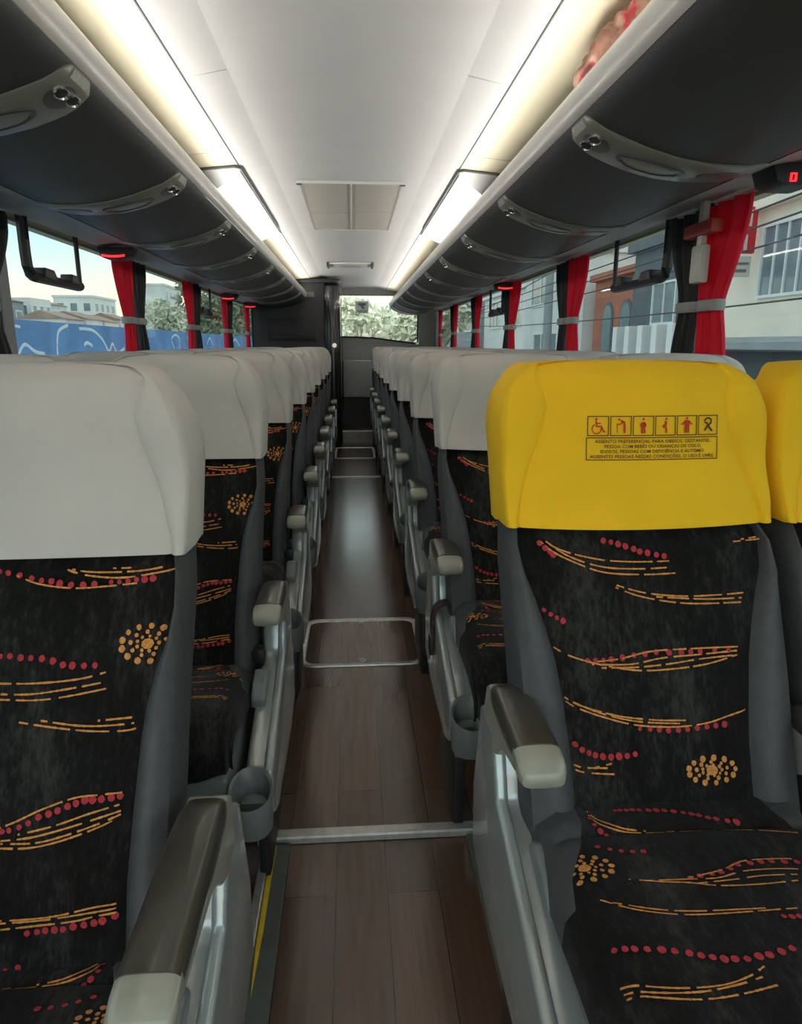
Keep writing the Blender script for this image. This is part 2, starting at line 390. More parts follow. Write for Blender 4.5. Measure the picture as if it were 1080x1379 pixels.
# head cover ---------------------------------------------------------
def seam_x(z): return lerp_tab(z, [.88, .92, .98, 1.04, 1.09, 1.13, 1.161], [.200, .193, .178, .155, .143, .158, .14])
def cover_front(x, z, off=0):
    w = w_z(z)+.001; a = abs(x); sx = min(seam_x(z), w*.9)
    y = f_y(z)-.003
    y += .0028*math.exp(-((a-sx)/.004)**2) if a > 0 else 0
    if a <= sx: y += -.012*(1-(a/sx)**2)
    else:
        t = (a-sx)/(w-sx); y += -.006*math.sin(PI*min(1, t*1.1))**.9 if t < .8 else .055*((t-.8)/.2)**1.8-.006
    y += .004*math.sin(x*9+z*42)*math.exp(-((z-.93)/.03)**2)     # slack folds near the hem
    return Vector((x, y-off, z))
def cover_mesh(name, m, parent, label):
    zs = [.899, .901, .912, .925, .938, .95, .97, .99, 1.01, 1.03, 1.05, 1.07, 1.085, 1.10, 1.113, 1.125, 1.135, 1.142, 1.147, 1.150]
    bm = bmesh.new(); rings = []
    for i, z in enumerate(zs):
        w = w_z(z)+.001; sx = min(seam_x(z), w*.9); front = []
        xs = [-w]+[-(sx+(w-sx)*t) for t in (.97, .92, .85, .75, .6, .45, .3, .15)]+[-sx-.004, -sx, -sx+.006]
        xs += [-.8*sx, -.6*sx, -.4*sx, -.2*sx, 0]
        xs += [-x for x in reversed(xs[:-1])]
        for x in xs:
            p = cover_front(x, z); 
            if i == 0: p.y += .012
            p.z += (-.002 if LOW[0] else .006)*((x/.23)**2)*(1 if z < .93 else max(0, 1-(z-.93)/.05))
            front.append(p)
        fb = lerp_tab(z, [.88, 1.05, 1.12, 1.15, 1.162], [f_y(.9)+.135, f_y(1.05)+.125, .125, .112, .10])
        back = [Vector((w, front[-1].y+.02, z)), Vector((w, max(front[-1].y+.03, fb-.03), z)), Vector((w*.93, fb-.006, z)), Vector((w*.7, fb, z)), Vector((0, fb+.004, z)),
                Vector((-w*.7, fb, z)), Vector((-w*.93, fb-.006, z)), Vector((-w, max(front[-1].y+.03, fb-.03), z)), Vector((-w, front[0].y+.02, z))]
        rings.append(front+back)
    V = loft(bm, rings, cap0=False, cap1=False)
    # rounded crown
    top = rings[-1]; cx = sum(p.x for p in top)/len(top); cy = sum(p.y for p in top)/len(top)
    prev = V[-1]
    for s, dz in ((.8, .003), (.5, .005), (.15, .006)):
        cur = [bm.verts.new((cx+(p.x-cx)*s, cy+(p.y-cy)*s, p.z+dz)) for p in top]
        for i in range(len(cur)): bm.faces.new((prev[i], prev[(i+1) % len(cur)], cur[(i+1) % len(cur)], cur[i]))
        prev = cur
    bm.faces.new(prev)
    return finish(name, bm, m, parent, label, smooth=60)

# cushion ------------------------------------------------------------
CY = [-.20, -.26, -.36, -.46, -.56, -.60, -.63, -.65, -.66, -.655, -.645]
CZL = [.526, .532, .54, .546, .545, .538, .524, .50, .47, .43, .405]
def czo(y): return LOW[0]*(-.115+.19*max(0, min(.45, -y-.2)))
def cush_z(y): return lerp_tab(-y, [-v for v in CY[:9]], CZL[:9])+czo(y)
def cxb(y): return lerp_tab(-y, [.20, .26, .31, .37, .44], [.138, .14, .158, .19, .196])
def cush_d(x, y):
    a = abs(x)/.205
    d = -.010*(1-min(1, a)**2)*-.6
    if a > .8: d -= .034*((a-.8)/.2)**2
    if y > -.39: d += .010*max(0, (abs(x)-cxb(y))/.05)*(1 if a < .85 else .3) if abs(x) > cxb(y) else 0
    d += -.006*math.exp(-((y+.285)/.008)**2)
    return d
def S_cush(x, y, off=.0016): return Vector((x, y, cush_z(y)+cush_d(x, y)+off))
def cushion_parts(parent, prints):
    ys = [-.20, -.23, -.26, -.275, -.285, -.295, -.31, -.33, -.36, -.40, -.44, -.48, -.52, -.56]
    rows = []
    for y in ys:
        b = cxb(y); xs = [-.207]+[-(b+(.207-b)*t) for t in (.85, .65, .45, .2)]+[-b]+[-b+2*b*k/10 for k in range(1, 10)]
        xs += [-x for x in reversed(xs[:6])]
        r = [S_cush(x, y, 0) for x in xs]
        r[0].z -= .03; r[-1].z -= .03
        rows.append(r)
    base = rows[-1]
    front = []
    for y, z in zip(CY[5:], CZL[5:]):
        k = (z-.405)/(.545-.405); z += czo(y)
        front.append([Vector((p.x*(1-.02*(1-k)), y+.030*(abs(p.x)/.205)**4+(.0 if abs(p.x) < .2 else .02), z+(p.z-CZL[4]-czo(-.56))*max(0, k))) for p in base])
    bm = bmesh.new()
    allr = rows+front
    V = [[bm.verts.new(p) for p in r] for r in allr]
    n = len(allr[0]); bol = []
    for j in range(len(allr)-1):
        for i in range(n-1):
            side = i < 5 or i >= n-6
            if side and j < 9: bol.append((j, i)); continue
            bm.faces.new((V[j][i], V[j][i+1], V[j+1][i+1], V[j+1][i]))
    paint(bm, prints, S_cush, lambda x, y: abs(x) < (cxb(y) if y > -.37 else .185) and -.62 < y < -.21)
    finish('seat_cushion', bm, [M['plush'], M['orange'], M['red_dot']], parent, 'black printed plush seat cushion', recalc=False)
    for sel in (lambda i: i < 5, lambda i: i >= 5):
        bm = bmesh.new(); mp = {}
        def vv(j, i):
            if (j, i) not in mp: mp[(j, i)] = bm.verts.new(allr[j][i])
            return mp[(j, i)]
        for j, i in bol:
            if sel(i): bm.faces.new((vv(j, i), vv(j, i+1), vv(j+1, i+1), vv(j+1, i)))
        finish('cushion_bolster', bm, M['bolster'], parent, recalc=False)
    bm = bmesh.new()
    prism(bm, [(y, z+czo(y)) for y, z in [(-.17, .34), (-.58, .30), (-.635, .325), (-.643, .41), (-.60, .43), (-.3, .45), (-.17, .45)]], -.199, .199, 'X', bev=.012)
    finish('cushion_base', bm, M['grey_plastic'], parent)

# armrest, side frame -------------------------------------------------
def arm_loft(bm, path, wd, ht, mi=0, split=None):
    """path of (y,z) along the top; rounded rectangular section"""
    rings = []
    for (y, z), w, h in zip(path, wd, ht):
        ring = []
        for k in range(16):
            a = 2*PI*k/16; c, s = math.cos(a), math.sin(a)
            ring.append((w*math.copysign(abs(c)**.55, c), y, z-h+h*math.copysign(abs(s)**.6, s)))
        rings.append(ring)
    loft(bm, rings)
def make_armrest(parent, cx, y_off=0, z_off=0, w=.031, ext=0):
    bm = bmesh.new()
    pts = [(-.115, .655), (-.13, .672), (-.16, .681), (-.22, .683), (-.28, .682), (-.307, .680)]
    arm_loft(bm, [(y+y_off-(ext if y < -.25 else 0), z+z_off) for y, z in pts], [w*.7, w*.85, w*.95, w, w, w], [.010, .016, .020, .020, .018, .016])
    bmesh.ops.translate(bm, verts=bm.verts, vec=(cx, 0, 0))
    pad = finish('armrest', bm, M['arm_top'], parent, 'olive brown armrest pad')
    bm = bmesh.new()
    arm_loft(bm, [(y+y_off-ext, z+z_off) for y, z in [(-.303, .679), (-.322, .676), (-.337, .671), (-.345, .663), (-.348, .656)]], [w*1.02, w*1.03, w*1.0, w*.88, w*.62], [.015, .016, .015, .011, .005])
    bmesh.ops.translate(bm, verts=bm.verts, vec=(cx, 0, 0))
    finish('armrest_tip', bm, M['arm_tip'], pad, 'glossy beige armrest tip')
    bm = bmesh.new()                                       # curved support under the pad
    poly = [(-.10, .655), (-.12, .668), (-.20, .664), (-.30, .660), (-.322, .650), (-.295, .632), (-.24, .622), (-.205, .606), (-.185, .585), (-.15, .568), (-.105, .575), (-.085, .61)]
    prism(bm, [(y+y_off-(ext if y < -.25 else 0), z+z_off) for y, z in poly], cx-w*.86, cx+w*.86, 'X', bev=.007, seg=3)
    finish('armrest_bracket', bm, M['arm_tip'], pad, 'beige armrest bracket')
    return pad
def make_side(parent, xo, xi, y_off=0, z_off=0):
    """xo = aisle face, xi = face beside the cushion; both local x"""
    sg = 1 if xi > xo else -1
    bm = bmesh.new()
    Z = lambda L: [(y+y_off, z+z_off) for y, z in L]
    # tapered outer panel, bulging to the aisle
    outer = Z([(-.06, .60), (-.10, .615), (-.16, .605), (-.185, .55), (-.20, .515), (-.27, .495), (-.44, .44), (-.53, .41), (-.54, .36), (-.515, .30), (-.46, .275), (-.15, .27), (-.02, .30), (-.01, .42)])
    prism(bm, outer, xo, xo+sg*.020, 'X', bev=.008, seg=3)
    finish('side_panel', bm, M['silver'], parent, 'silver grey aisle side panel')
    bm = bmesh.new()
    post = Z([(-.065, .598), (-.10, .612), (-.155, .604), (-.178, .55), (-.190, .512), (-.205, .500), (-.27, .488), (-.44, .434), (-.515, .406), (-.515, .34), (-.40, .32), (-.15, .33), (-.07, .40)])
    prism(bm, post, xo+sg*.014, xi, 'X', bev=.009, seg=3)
    finish('side_frame', bm, M['silver'], parent, 'silver grey seat side frame')
    bm = bmesh.new()
    prism(bm, Z([(-.505, .404), (-.55, .395), (-.60, .385), (-.60, .31), (-.55, .30), (-.505, .33)]), xo+sg*.004, xi, 'X', bev=.008, seg=2)
    finish('side_nose', bm, M['grey_plastic'], parent, 'dark grey front nose of side frame')
    # cup holder: open ring
    cx = (xo+xi)/2+sg*.004; cy = -.612+y_off; r = .041
    bm = bmesh.new(); n = 24; rings = []
    for rr, z, tilt in ((r*.80, .335, 0), (r*.97, .345, 0), (r, .39, .35), (r*1.02, .422, 1), (r*1.0, .427, 1), (r*.9, .422, 1), (r*.86, .39, .3), (r*.8, .352, 0), (r*.4, .35, 0)):
        rings.append([(cx+rr*math.cos(2*PI*k/n), cy+rr*math.sin(2*PI*k/n), z+z_off+tilt*.020*math.sin(2*PI*k/n)) for k in range(n)])
    loft(bm, rings)
    finish('cup_holder', bm, M['grey_plastic'], parent, 'dark grey cup holder')
    bm = bmesh.new()
    pl = Z([(-.262, .498), (-.285, .512), (-.335, .500), (-.368, .478), (-.365, .455), (-.33, .44), (-.27, .455)])
    prism(bm, pl, xi-sg*.026, xi+sg*.008, 'X', bev=.009, seg=3)
    finish('recline_lever', bm, M['grey_plastic'], parent, 'dark grey recline lever')
    bm = bmesh.new()
    box(bm, min(xo+sg*.03, xi), max(xo+sg*.03, xi), -.42+y_off, -.16+y_off, 0.0, .345+z_off, .01)
    finish('pedestal', bm, M['black'], parent)
def make_belt(parent, xo, xi, y_off=0, z_off=0, m='black'):
    sg = 1 if xi > xo else -1
    bm = bmesh.new()
    pts = [(xi+sg*.03, -.2, .50), (xi, -.215, .515), ((xo+xi)/2, -.225, .522), (xo+sg*.004, -.232, .512), (xo-sg*.007, -.24, .48), (xo-sg*.008, -.25, .44)]
    pts = smooth_path(pts, 5); rings = []
    for i, (x, y, z) in enumerate(pts):
        dx = -sg*.002 if i > len(pts)*.5 else 0; dz = .002
        rings.append([(x-dx, y-.019+y_off, z+z_off), (x+dx, y-.019+y_off, z+z_off+dz*2), (x+dx, y+.019+y_off, z+z_off+dz*2), (x-dx, y+.019+y_off, z+z_off)])
    loft(bm, rings)
    b = finish('seat_belt', bm, M[m], parent, 'dark seat belt webbing over side frame')
    bm = bmesh.new(); x = xo-sg*.009
    box(bm, x-.006, x+.006, -.27+y_off, -.235+y_off, .395+z_off, .445+z_off, .004)
    finish('belt_buckle', bm, M['black'], b, 'black belt buckle')
    bm = bmesh.new(); box(bm, x-.002, x+.002, -.262+y_off, -.245+y_off, .365+z_off, .40+z_off, .001)
    finish('buckle_tongue', bm, M['chrome'], b, 'metal buckle tongue')

def printed_notice(cover):
    """priority-seat notice on the yellow cover: six pictograms over four lines of text"""
    bm = bmesh.new()
    S = lambda x, z: cover_front(x, z, .0022)
    def quadstrip(pts, hw, mi, close=False):
        q = [Vector(p) for p in pts]
        dense = []
        for a, b in zip(q, q[1:]):
            k = max(1, int((b-a).length/.01)); dense += [a+(b-a)*i/k for i in range(k)]
        dense.append(q[-1]); l, r = [], []
        for i, p in enumerate(dense):
            t = (dense[min(i+1, len(dense)-1)]-dense[max(i-1, 0)]).normalized(); nn = Vector((-t.y, t.x))*hw
            l.append(bm.verts.new(S(p.x+nn.x, p.y+nn.y))); r.append(bm.verts.new(S(p.x-nn.x, p.y-nn.y)))
        for i in range(len(l)-1): bm.faces.new((l[i], l[i+1], r[i+1], r[i])).material_index = mi
    def frame(x0, x1, z0, z1, hw):
        for a, b in (((x0-hw, z0), (x1+hw, z0)), ((x0-hw, z1), (x1+hw, z1)), ((x0, z0), (x0, z1)), ((x1, z0), (x1, z1))): quadstrip([a, b], hw, 0)
    def disc(c, r, mi):
        bm.faces.new([bm.verts.new(S(c[0]+r*math.cos(2*PI*k/12), c[1]+r*math.sin(2*PI*k/12))) for k in range(12)]).material_index = mi
    X0, X1 = -.083, .128; n = 6; g = .0035; bw = (X1-X0-g*(n-1))/n; zt, zb = 1.0715, 1.042
    for k in range(n):
        x0 = X0+k*(bw+g); frame(x0, x0+bw, zb, zt, .0007)
        cx = x0+bw/2; cz = (zt+zb)/2; u = .0115
        P = lambda *l: [(cx+a*u, cz+b*u) for a, b in l]
        if k == 0:
            disc(P((-.25, .9))[0], .0019, 1); quadstrip(P((-.25, .65), (-.2, -.05), (.45, -.05), (.75, -.75), (1, -.75)), .0013, 1); quadstrip(P((-.2, .35), (.35, .35)), .0009, 1)
            quadstrip([(cx-.2*u+.62*u*math.cos(a), cz-.4*u+.62*u*math.sin(a)) for a in [2.0+4.6*i/14 for i in range(15)]], .0009, 1)
        elif k == 1:
            disc(P((-.25, .85))[0], .0018, 1); quadstrip(P((-.05, .7), (.45, .45), (.5, -.1), (.5, -.95)), .0017, 1); quadstrip(P((.3, .45), (-.2, .2), (-.6, .25)), .0009, 1); quadstrip(P((-.5, .25), (-.5, -.95)), .0006, 1)
        elif k == 2:
            disc(P((0, .9))[0], .0020, 1); disc(P((0, .1))[0], .0050, 1); disc(P((.15, .25))[0], .0015, 0); quadstrip(P((-.15, -.3), (-.15, -1)), .0016, 1); quadstrip(P((.18, -.3), (.18, -1)), .0016, 1)
        elif k == 3:
            disc(P((.1, .9))[0], .0018, 1); quadstrip(P((.05, .65), (.0, .0), (-.05, -.1)), .0018, 1); disc(P((-.2, -.1))[0], .0024, 1); quadstrip(P((.1, -.2), (.15, -1)), .0015, 1)
        elif k == 4:
            disc(P((0, .95))[0], .0020, 1); quadstrip(P((0, .7), (0, -.35)), .0040, 1); quadstrip(P((-.25, .55), (-.75, .1)), .0012, 1); quadstrip(P((.25, .55), (.75, .1)), .0012, 1)
            quadstrip(P((-.2, -.3), (-.2, -1)), .0018, 1); quadstrip(P((.2, -.3), (.2, -1)), .0018, 1)
        else:
            quadstrip(P((-.55, .5), (-.3, .85), (.1, .95), (.5, .7), (.45, .3), (.0, -.1), (-.5, -.75)), .0014, 0); quadstrip(P((-.5, .35), (-.2, .3), (.2, -.3), (.65, -.85)), .0014, 0)
    frame(X0-.0015, X1+.0005, 1.0045, 1.0385, .0007)
    lines = ['ASSENTO PREFERENCIAL PARA OBESOS, GESTANTES,', 'PESSOA COM BEB\u00caS OU CRIAN\u00c7AS DE COLO,', 'IDOSOS, PESSOAS COM DEFICI\u00caNCIA E AUTISMO.', 'AUSENTES PESSOAS NESSAS CONDI\u00c7\u00d5ES, O USO \u00c9 LIVRE.']
    widths = [.188, .158, .170, .203]
    for i, (t, wd) in enumerate(zip(lines, widths)):
        cu = bpy.data.curves.new('letters', 'FONT'); cu.body = t; cu.size = 1; cu.resolution_u = 2; cu.offset = .012
        ob = bpy.data.objects.new('letters', cu); C.objects.link(ob); bpy.context.view_layer.update()
        me = ob.evaluated_get(bpy.context.evaluated_depsgraph_get()).to_mesh()
        xs = [v.co.x for v in me.vertices]; a, b = min(xs), max(xs); s = wd/(b-a); zc = 1.0305-.0078*i; cxm = (X0+X1)/2
        vs = [bm.verts.new(S(cxm-wd/2+(v.co.x-a)*s, zc+v.co.y*.0072)) for v in me.vertices]
        for p in me.polygons:
            try: bm.faces.new([vs[q] for q in p.vertices]).material_index = 0
            except ValueError: pass
        bpy.data.objects.remove(ob); bpy.data.curves.remove(cu)
    finish('printed_notice', bm, [M['ink'], M['red_ink']], cover, 'brown and red printed priority notice', smooth=0, recalc=False)

import json
PAT = json.loads('''{"RB":{"o":[[[-0.175,0.899],[-0.148,0.873],[-0.112,0.855],[-0.066,0.84],[-0.004,0.836],[0.049,0.837]],[[-0.172,0.901],[-0.138,0.875],[-0.078,0.859],[-0.021,0.854],[0.042,0.854]],[[-0.17,0.898],[-0.125,0.866],[-0.07,0.848],[-0.012,0.844],[0.036,0.845]],[[-0.051,0.819],[-0.017,0.807],[0.03,0.798],[0.077,0.794],[0.15,0.794]],[[-0.049,0.822],[-0.007,0.811],[0.05,0.805],[0.108,0.805],[0.154,0.807]],[[0.011,0.805],[0.087,0.8],[0.151,0.8]],[[0.146,0.879],[0.194,0.882]],[[0.159,0.882],[0.194,0.886]],[[-0.154,0.739],[-0.126,0.727],[-0.083,0.716],[-0.031,0.708],[0.018,0.708],[0.078,0.713],[0.131,0.724]],[[-0.102,0.72],[-0.058,0.723],[-0.008,0.732],[0.051,0.734],[0.133,0.734]],[[-0.098,0.717],[-0.04,0.716],[0.01,0.723],[0.07,0.726],[0.132,0.729]],[[-0.084,0.712],[-0.03,0.712],[0.019,0.715],[0.069,0.72],[0.124,0.723]],[[-0.154,0.674],[-0.126,0.66],[-0.084,0.646],[-0.037,0.635],[0.02,0.631],[0.069,0.634],[0.104,0.642],[0.134,0.649]],[[-0.156,0.679],[-0.121,0.663],[-0.065,0.648],[-0.008,0.641],[0.04,0.639]],[[-0.144,0.673],[-0.093,0.653],[-0.037,0.64],[0.03,0.635]],[[-0.143,0.584],[-0.118,0.581],[-0.08,0.58]],[[-0.142,0.578],[-0.109,0.574],[-0.074,0.572]],[[-0.104,0.581],[-0.077,0.586]]],"r":[[[-0.198,0.905],[-0.189,0.9],[-0.18,0.895],[-0.171,0.888],[-0.163,0.882],[-0.155,0.875],[-0.148,0.87],[-0.143,0.866]],[[-0.122,0.894],[-0.108,0.891],[-0.094,0.888],[-0.08,0.886],[-0.063,0.884],[-0.051,0.882],[-0.04,0.879],[-0.029,0.876],[-0.016,0.872],[-0.007,0.868],[0.005,0.866],[0.019,0.863],[0.031,0.861]],[[-0.172,0.793],[-0.163,0.789],[-0.154,0.784],[-0.145,0.779],[-0.136,0.775]],[[-0.104,0.722],[-0.092,0.722],[-0.08,0.722],[-0.068,0.723],[-0.051,0.725],[-0.033,0.728],[-0.016,0.729],[0.001,0.731],[0.021,0.73],[0.04,0.73],[0.055,0.73],[0.07,0.73],[0.093,0.731],[0.115,0.73]],[[-0.033,0.63],[-0.018,0.629],[-0.004,0.628],[0.01,0.627],[0.025,0.627],[0.039,0.627],[0.054,0.628],[0.069,0.629],[0.083,0.63],[0.097,0.631]],[[-0.15,0.622],[-0.141,0.616],[-0.13,0.61],[-0.121,0.604],[-0.111,0.6],[-0.102,0.597],[-0.091,0.595],[-0.079,0.594],[-0.067,0.595],[-0.055,0.595],[-0.043,0.597]]],"t":[[[0.071,0.572],[0.107,0.571],[0.073,0.588]]]},"RC":{"o":[[[-0.126,-0.245],[-0.116,-0.269],[-0.086,-0.282],[-0.032,-0.288]],[[-0.125,-0.236],[-0.117,-0.257],[-0.092,-0.276],[-0.056,-0.283]],[[-0.031,-0.286],[0.03,-0.29],[0.092,-0.298],[0.145,-0.306]],[[-0.121,-0.378],[-0.085,-0.386],[-0.052,-0.391],[-0.016,-0.399],[0.034,-0.4],[0.085,-0.396]],[[-0.048,-0.383],[-0.002,-0.373],[0.034,-0.359],[0.077,-0.357],[0.109,-0.359]],[[-0.099,-0.383],[-0.053,-0.385],[-0.013,-0.386],[0.024,-0.377],[0.066,-0.375],[0.097,-0.377]],[[-0.041,-0.393],[0.008,-0.39],[0.043,-0.386],[0.091,-0.386]],[[-0.167,-0.407],[-0.133,-0.426],[-0.086,-0.439],[-0.032,-0.442],[0.055,-0.44]],[[-0.154,-0.413],[-0.111,-0.428],[-0.063,-0.436],[0.026,-0.438]],[[-0.239,-0.499],[-0.203,-0.509],[-0.171,-0.52],[-0.129,-0.528],[-0.086,-0.529],[-0.053,-0.522],[-0.029,-0.511]],[[-0.239,-0.506],[-0.203,-0.517],[-0.162,-0.529],[-0.112,-0.534],[-0.07,-0.53],[-0.037,-0.523]],[[-0.238,-0.513],[-0.199,-0.525],[-0.152,-0.536],[-0.11,-0.542],[-0.07,-0.54],[-0.027,-0.533]]],"r":[[[-0.085,-0.239],[-0.078,-0.239],[-0.069,-0.24],[-0.06,-0.24],[-0.051,-0.241],[-0.038,-0.243],[-0.027,-0.244],[-0.016,-0.246],[-0.004,-0.249],[0.008,-0.253],[0.018,-0.257],[0.027,-0.261],[0.037,-0.267],[0.047,-0.27],[0.061,-0.274],[0.073,-0.276]],[[-0.126,-0.253],[-0.125,-0.268],[-0.12,-0.279],[-0.114,-0.285]],[[-0.137,-0.314],[-0.123,-0.321],[-0.11,-0.326],[-0.096,-0.329],[-0.082,-0.33]],[[-0.046,-0.383],[-0.033,-0.381],[-0.017,-0.379],[-0.004,-0.376],[0.011,-0.371],[0.024,-0.365],[0.041,-0.363],[0.056,-0.361],[0.07,-0.361],[0.086,-0.363],[0.102,-0.364]],[[-0.198,-0.478],[-0.187,-0.477],[-0.176,-0.476],[-0.165,-0.478],[-0.155,-0.479],[-0.142,-0.481],[-0.127,-0.483],[-0.114,-0.486],[-0.1,-0.49],[-0.089,-0.494],[-0.078,-0.497],[-0.067,-0.5],[-0.056,-0.501],[-0.043,-0.502],[-0.029,-0.5],[-0.017,-0.499],[-0.002,-0.496],[0.012,-0.493]],[[-0.24,-0.518],[-0.234,-0.522],[-0.225,-0.524],[-0.216,-0.526],[-0.204,-0.529],[-0.193,-0.53]],[[0.029,-0.451],[0.038,-0.452],[0.047,-0.452]]],"t":[[[-0.167,-0.352],[-0.133,-0.357],[-0.16,-0.332]]]},"LB":{"o":[[[0.043,0.891],[0.08,0.882],[0.124,0.88],[0.167,0.882],[0.211,0.89]],[[0.05,0.888],[0.08,0.878],[0.128,0.873],[0.179,0.878],[0.226,0.886]],[[-0.007,0.879],[0.023,0.868],[0.067,0.862],[0.11,0.863],[0.154,0.866]],[[0.061,0.892],[0.101,0.886],[0.145,0.885],[0.189,0.89]],[[-0.029,0.891],[0.014,0.889],[0.047,0.887]],[[-0.015,0.753],[0.022,0.752],[0.058,0.753],[0.091,0.756],[0.119,0.762]],[[-0.013,0.735],[0.031,0.733],[0.071,0.736],[0.127,0.744]],[[-0.013,0.741],[0.027,0.74],[0.077,0.745],[0.114,0.75]],[[0.013,0.709],[0.055,0.702],[0.099,0.696],[0.136,0.694],[0.16,0.695]],[[0.04,0.71],[0.084,0.703],[0.117,0.701],[0.159,0.702]],[[0.111,0.707],[0.159,0.709]],[[-0.003,0.591],[0.018,0.598],[0.046,0.609],[0.085,0.62],[0.117,0.622],[0.146,0.623]],[[-0.001,0.577],[0.034,0.579],[0.068,0.585],[0.104,0.593],[0.146,0.603]],[[-0.001,0.569],[0.034,0.568],[0.069,0.573],[0.111,0.584],[0.139,0.594]],[[-0.001,0.574],[0.041,0.573],[0.076,0.579],[0.118,0.59],[0.145,0.599]],[[0.019,0.583],[0.061,0.59],[0.103,0.601],[0.144,0.61]],[[0.003,0.49],[0.038,0.49],[0.073,0.492],[0.113,0.498],[0.143,0.5]],[[0.004,0.48],[0.045,0.482],[0.09,0.484],[0.118,0.488],[0.143,0.49]],[[0.003,0.487],[0.055,0.488],[0.108,0.492],[0.143,0.495]]],"r":[[[-0.029,0.884],[-0.018,0.882],[-0.003,0.879],[0.013,0.875],[0.026,0.872],[0.039,0.871],[0.05,0.868],[0.065,0.866],[0.081,0.865],[0.095,0.866]],[[0.117,0.868],[0.128,0.868],[0.139,0.869],[0.15,0.87],[0.161,0.87],[0.172,0.871]],[[-0.018,0.784],[-0.006,0.784],[0.008,0.782],[0.021,0.781],[0.035,0.78],[0.049,0.777],[0.062,0.772],[0.074,0.771],[0.089,0.77],[0.103,0.77]],[[-0.0,0.587],[0.008,0.588],[0.02,0.591],[0.031,0.595],[0.043,0.601],[0.055,0.604],[0.066,0.607],[0.078,0.611],[0.088,0.614],[0.099,0.617],[0.108,0.617],[0.119,0.617],[0.131,0.618],[0.142,0.619]],[[0.035,0.474],[0.047,0.475],[0.057,0.476],[0.068,0.476],[0.078,0.476],[0.09,0.478],[0.103,0.479],[0.115,0.48],[0.125,0.482],[0.14,0.486]],[[0.01,0.433],[0.025,0.436]]],"t":[[[0.169,0.793],[0.203,0.792],[0.168,0.814]]]}}''')
def flip(p): return {k: [[[-q[0], q[1]] for q in l] for l in v] for k, v in p.items()}
PAT['LC'] = flip(PAT['RC'])

def build_seat(name, side, aisle, cover, first=False, arm_dy=0):
    """side: -1 left of the aisle, +1 right"""
    t = thing(name, 'x', 'bus seat')
    pb = PAT['RB'] if side > 0 else PAT['LB']; pc = PAT['RC'] if side > 0 else PAT['LC']
    LOW[0] = 1 if side < 0 else 0
    backrest_parts(t, pb, side < 0); cushion_parts(t, pc)
    c = cover_mesh('headrest_cover', M[cover+'_cover'], t, cover+' stretch headrest cover')
    if aisle:
        if side > 0: xo, xi, yo, zo, ax = -.244, -.184, .018, 0, -.217
        else: xo, xi, yo, zo, ax = .275, .218, -.035, -.06, .250
        make_side(t, xo, xi, yo, zo)
        make_armrest(t, ax, yo+(arm_dy*.25), zo, ext=-arm_dy)
        if first is None: make_belt(t, xo, xi, yo, zo, 'maroon')
        elif not first:
            bm = bmesh.new(); s2 = 1 if xi > xo else -1; bx = xi+s2*.004
            box(bm, bx-.012, bx+.012, -.235+yo, -.195+yo, .47+zo, .535+zo, .006); box(bm, bx-.02, bx+.004, -.225+yo, -.205+yo, .50+zo, .522+zo, .004)
            finish('belt_buckle', bm, M['black'], t, 'black belt buckle beside the side frame')
    else:
        make_armrest(t, -side*.226, -.02, -.03, w=.018)
        bm = bmesh.new(); box(bm, -.19, .19, -.45, -.15, 0, .30 if side < 0 else .345, .01)
        finish('pedestal', bm, M['black'], t)
    return t, c

def copy_tree(o, parent=None):
    c = o.copy(); C.objects.link(c)
    if parent: c.parent = parent
    for ch in list(o.children): copy_tree(ch, c)
    return c
ORD = ['first', 'second', 'third', 'fourth', 'fifth', 'sixth', 'seventh', 'eighth', 'ninth', 'tenth', 'eleventh']
XS = .447; XW = .896; PITCH = .826
RY, LY = 1.07, .98
# yellow pair at the front right
yel, yc = build_seat('bus_seat', 1, True, 'yellow', True)
yel.location = (XS, RY, 0); yel['label'] = 'black patterned aisle seat with yellow headrest cover printed with priority notice'; yel['group'] = 'bus seats'
yelw, _ = build_seat('bus_seat', 1, False, 'yellow', True)
printed_notice(yc)
yelw.location = (XW, RY, 0); yelw['label'] = 'window seat with plain yellow headrest cover, cut off by right edge of photo'; yelw['group'] = 'bus seats'
protoRA, _ = build_seat('bus_seat', 1, True, 'white', None)
protoRW, _ = build_seat('bus_seat', 1, False, 'white')
protoLA, _ = build_seat('bus_seat', -1, True, 'white', True, -.085)
protoLW, _ = build_seat('bus_seat', -1, False, 'white')
LA2, _ = build_seat('bus_seat', -1, True, 'white', False)
RA3, _ = build_seat('bus_seat', 1, True, 'white', False)
def place(o, x, y, label):
    o.location = (x, y, 0); o['label'] = label; o['group'] = 'bus seats'; o['category'] = 'bus seat'
for k in range(1, 10):
    y = RY+PITCH*k
    if k == 1: place(protoRA, XS, y, 'white-covered right aisle seat just behind the yellow notice seat, maroon belt on its side frame')
    else: place(RA3 if k == 2 else copy_tree(RA3), XS, y, 'white-covered aisle seat on the right, %s row counting back from the yellow row' % ORD[k])
    place(protoRW if k == 1 else copy_tree(protoRW), XW, y, 'white-covered window seat on the right, %s row counting back from the yellow row' % ORD[k])
for k in range(0, 9):
    y = LY+PITCH*k
    if k == 0: place(protoLA, -XS, y, 'large white-covered patterned aisle seat nearest the viewer on the left')
    else: place(LA2 if k == 1 else copy_tree(LA2), -XS, y, 'white-covered aisle seat on the left, %s row counting from the front' % ORD[k])
    place(protoLW if k == 0 else copy_tree(protoLW), -XW, y, 'white-covered window seat on the left, %s row counting from the front' % ORD[k])

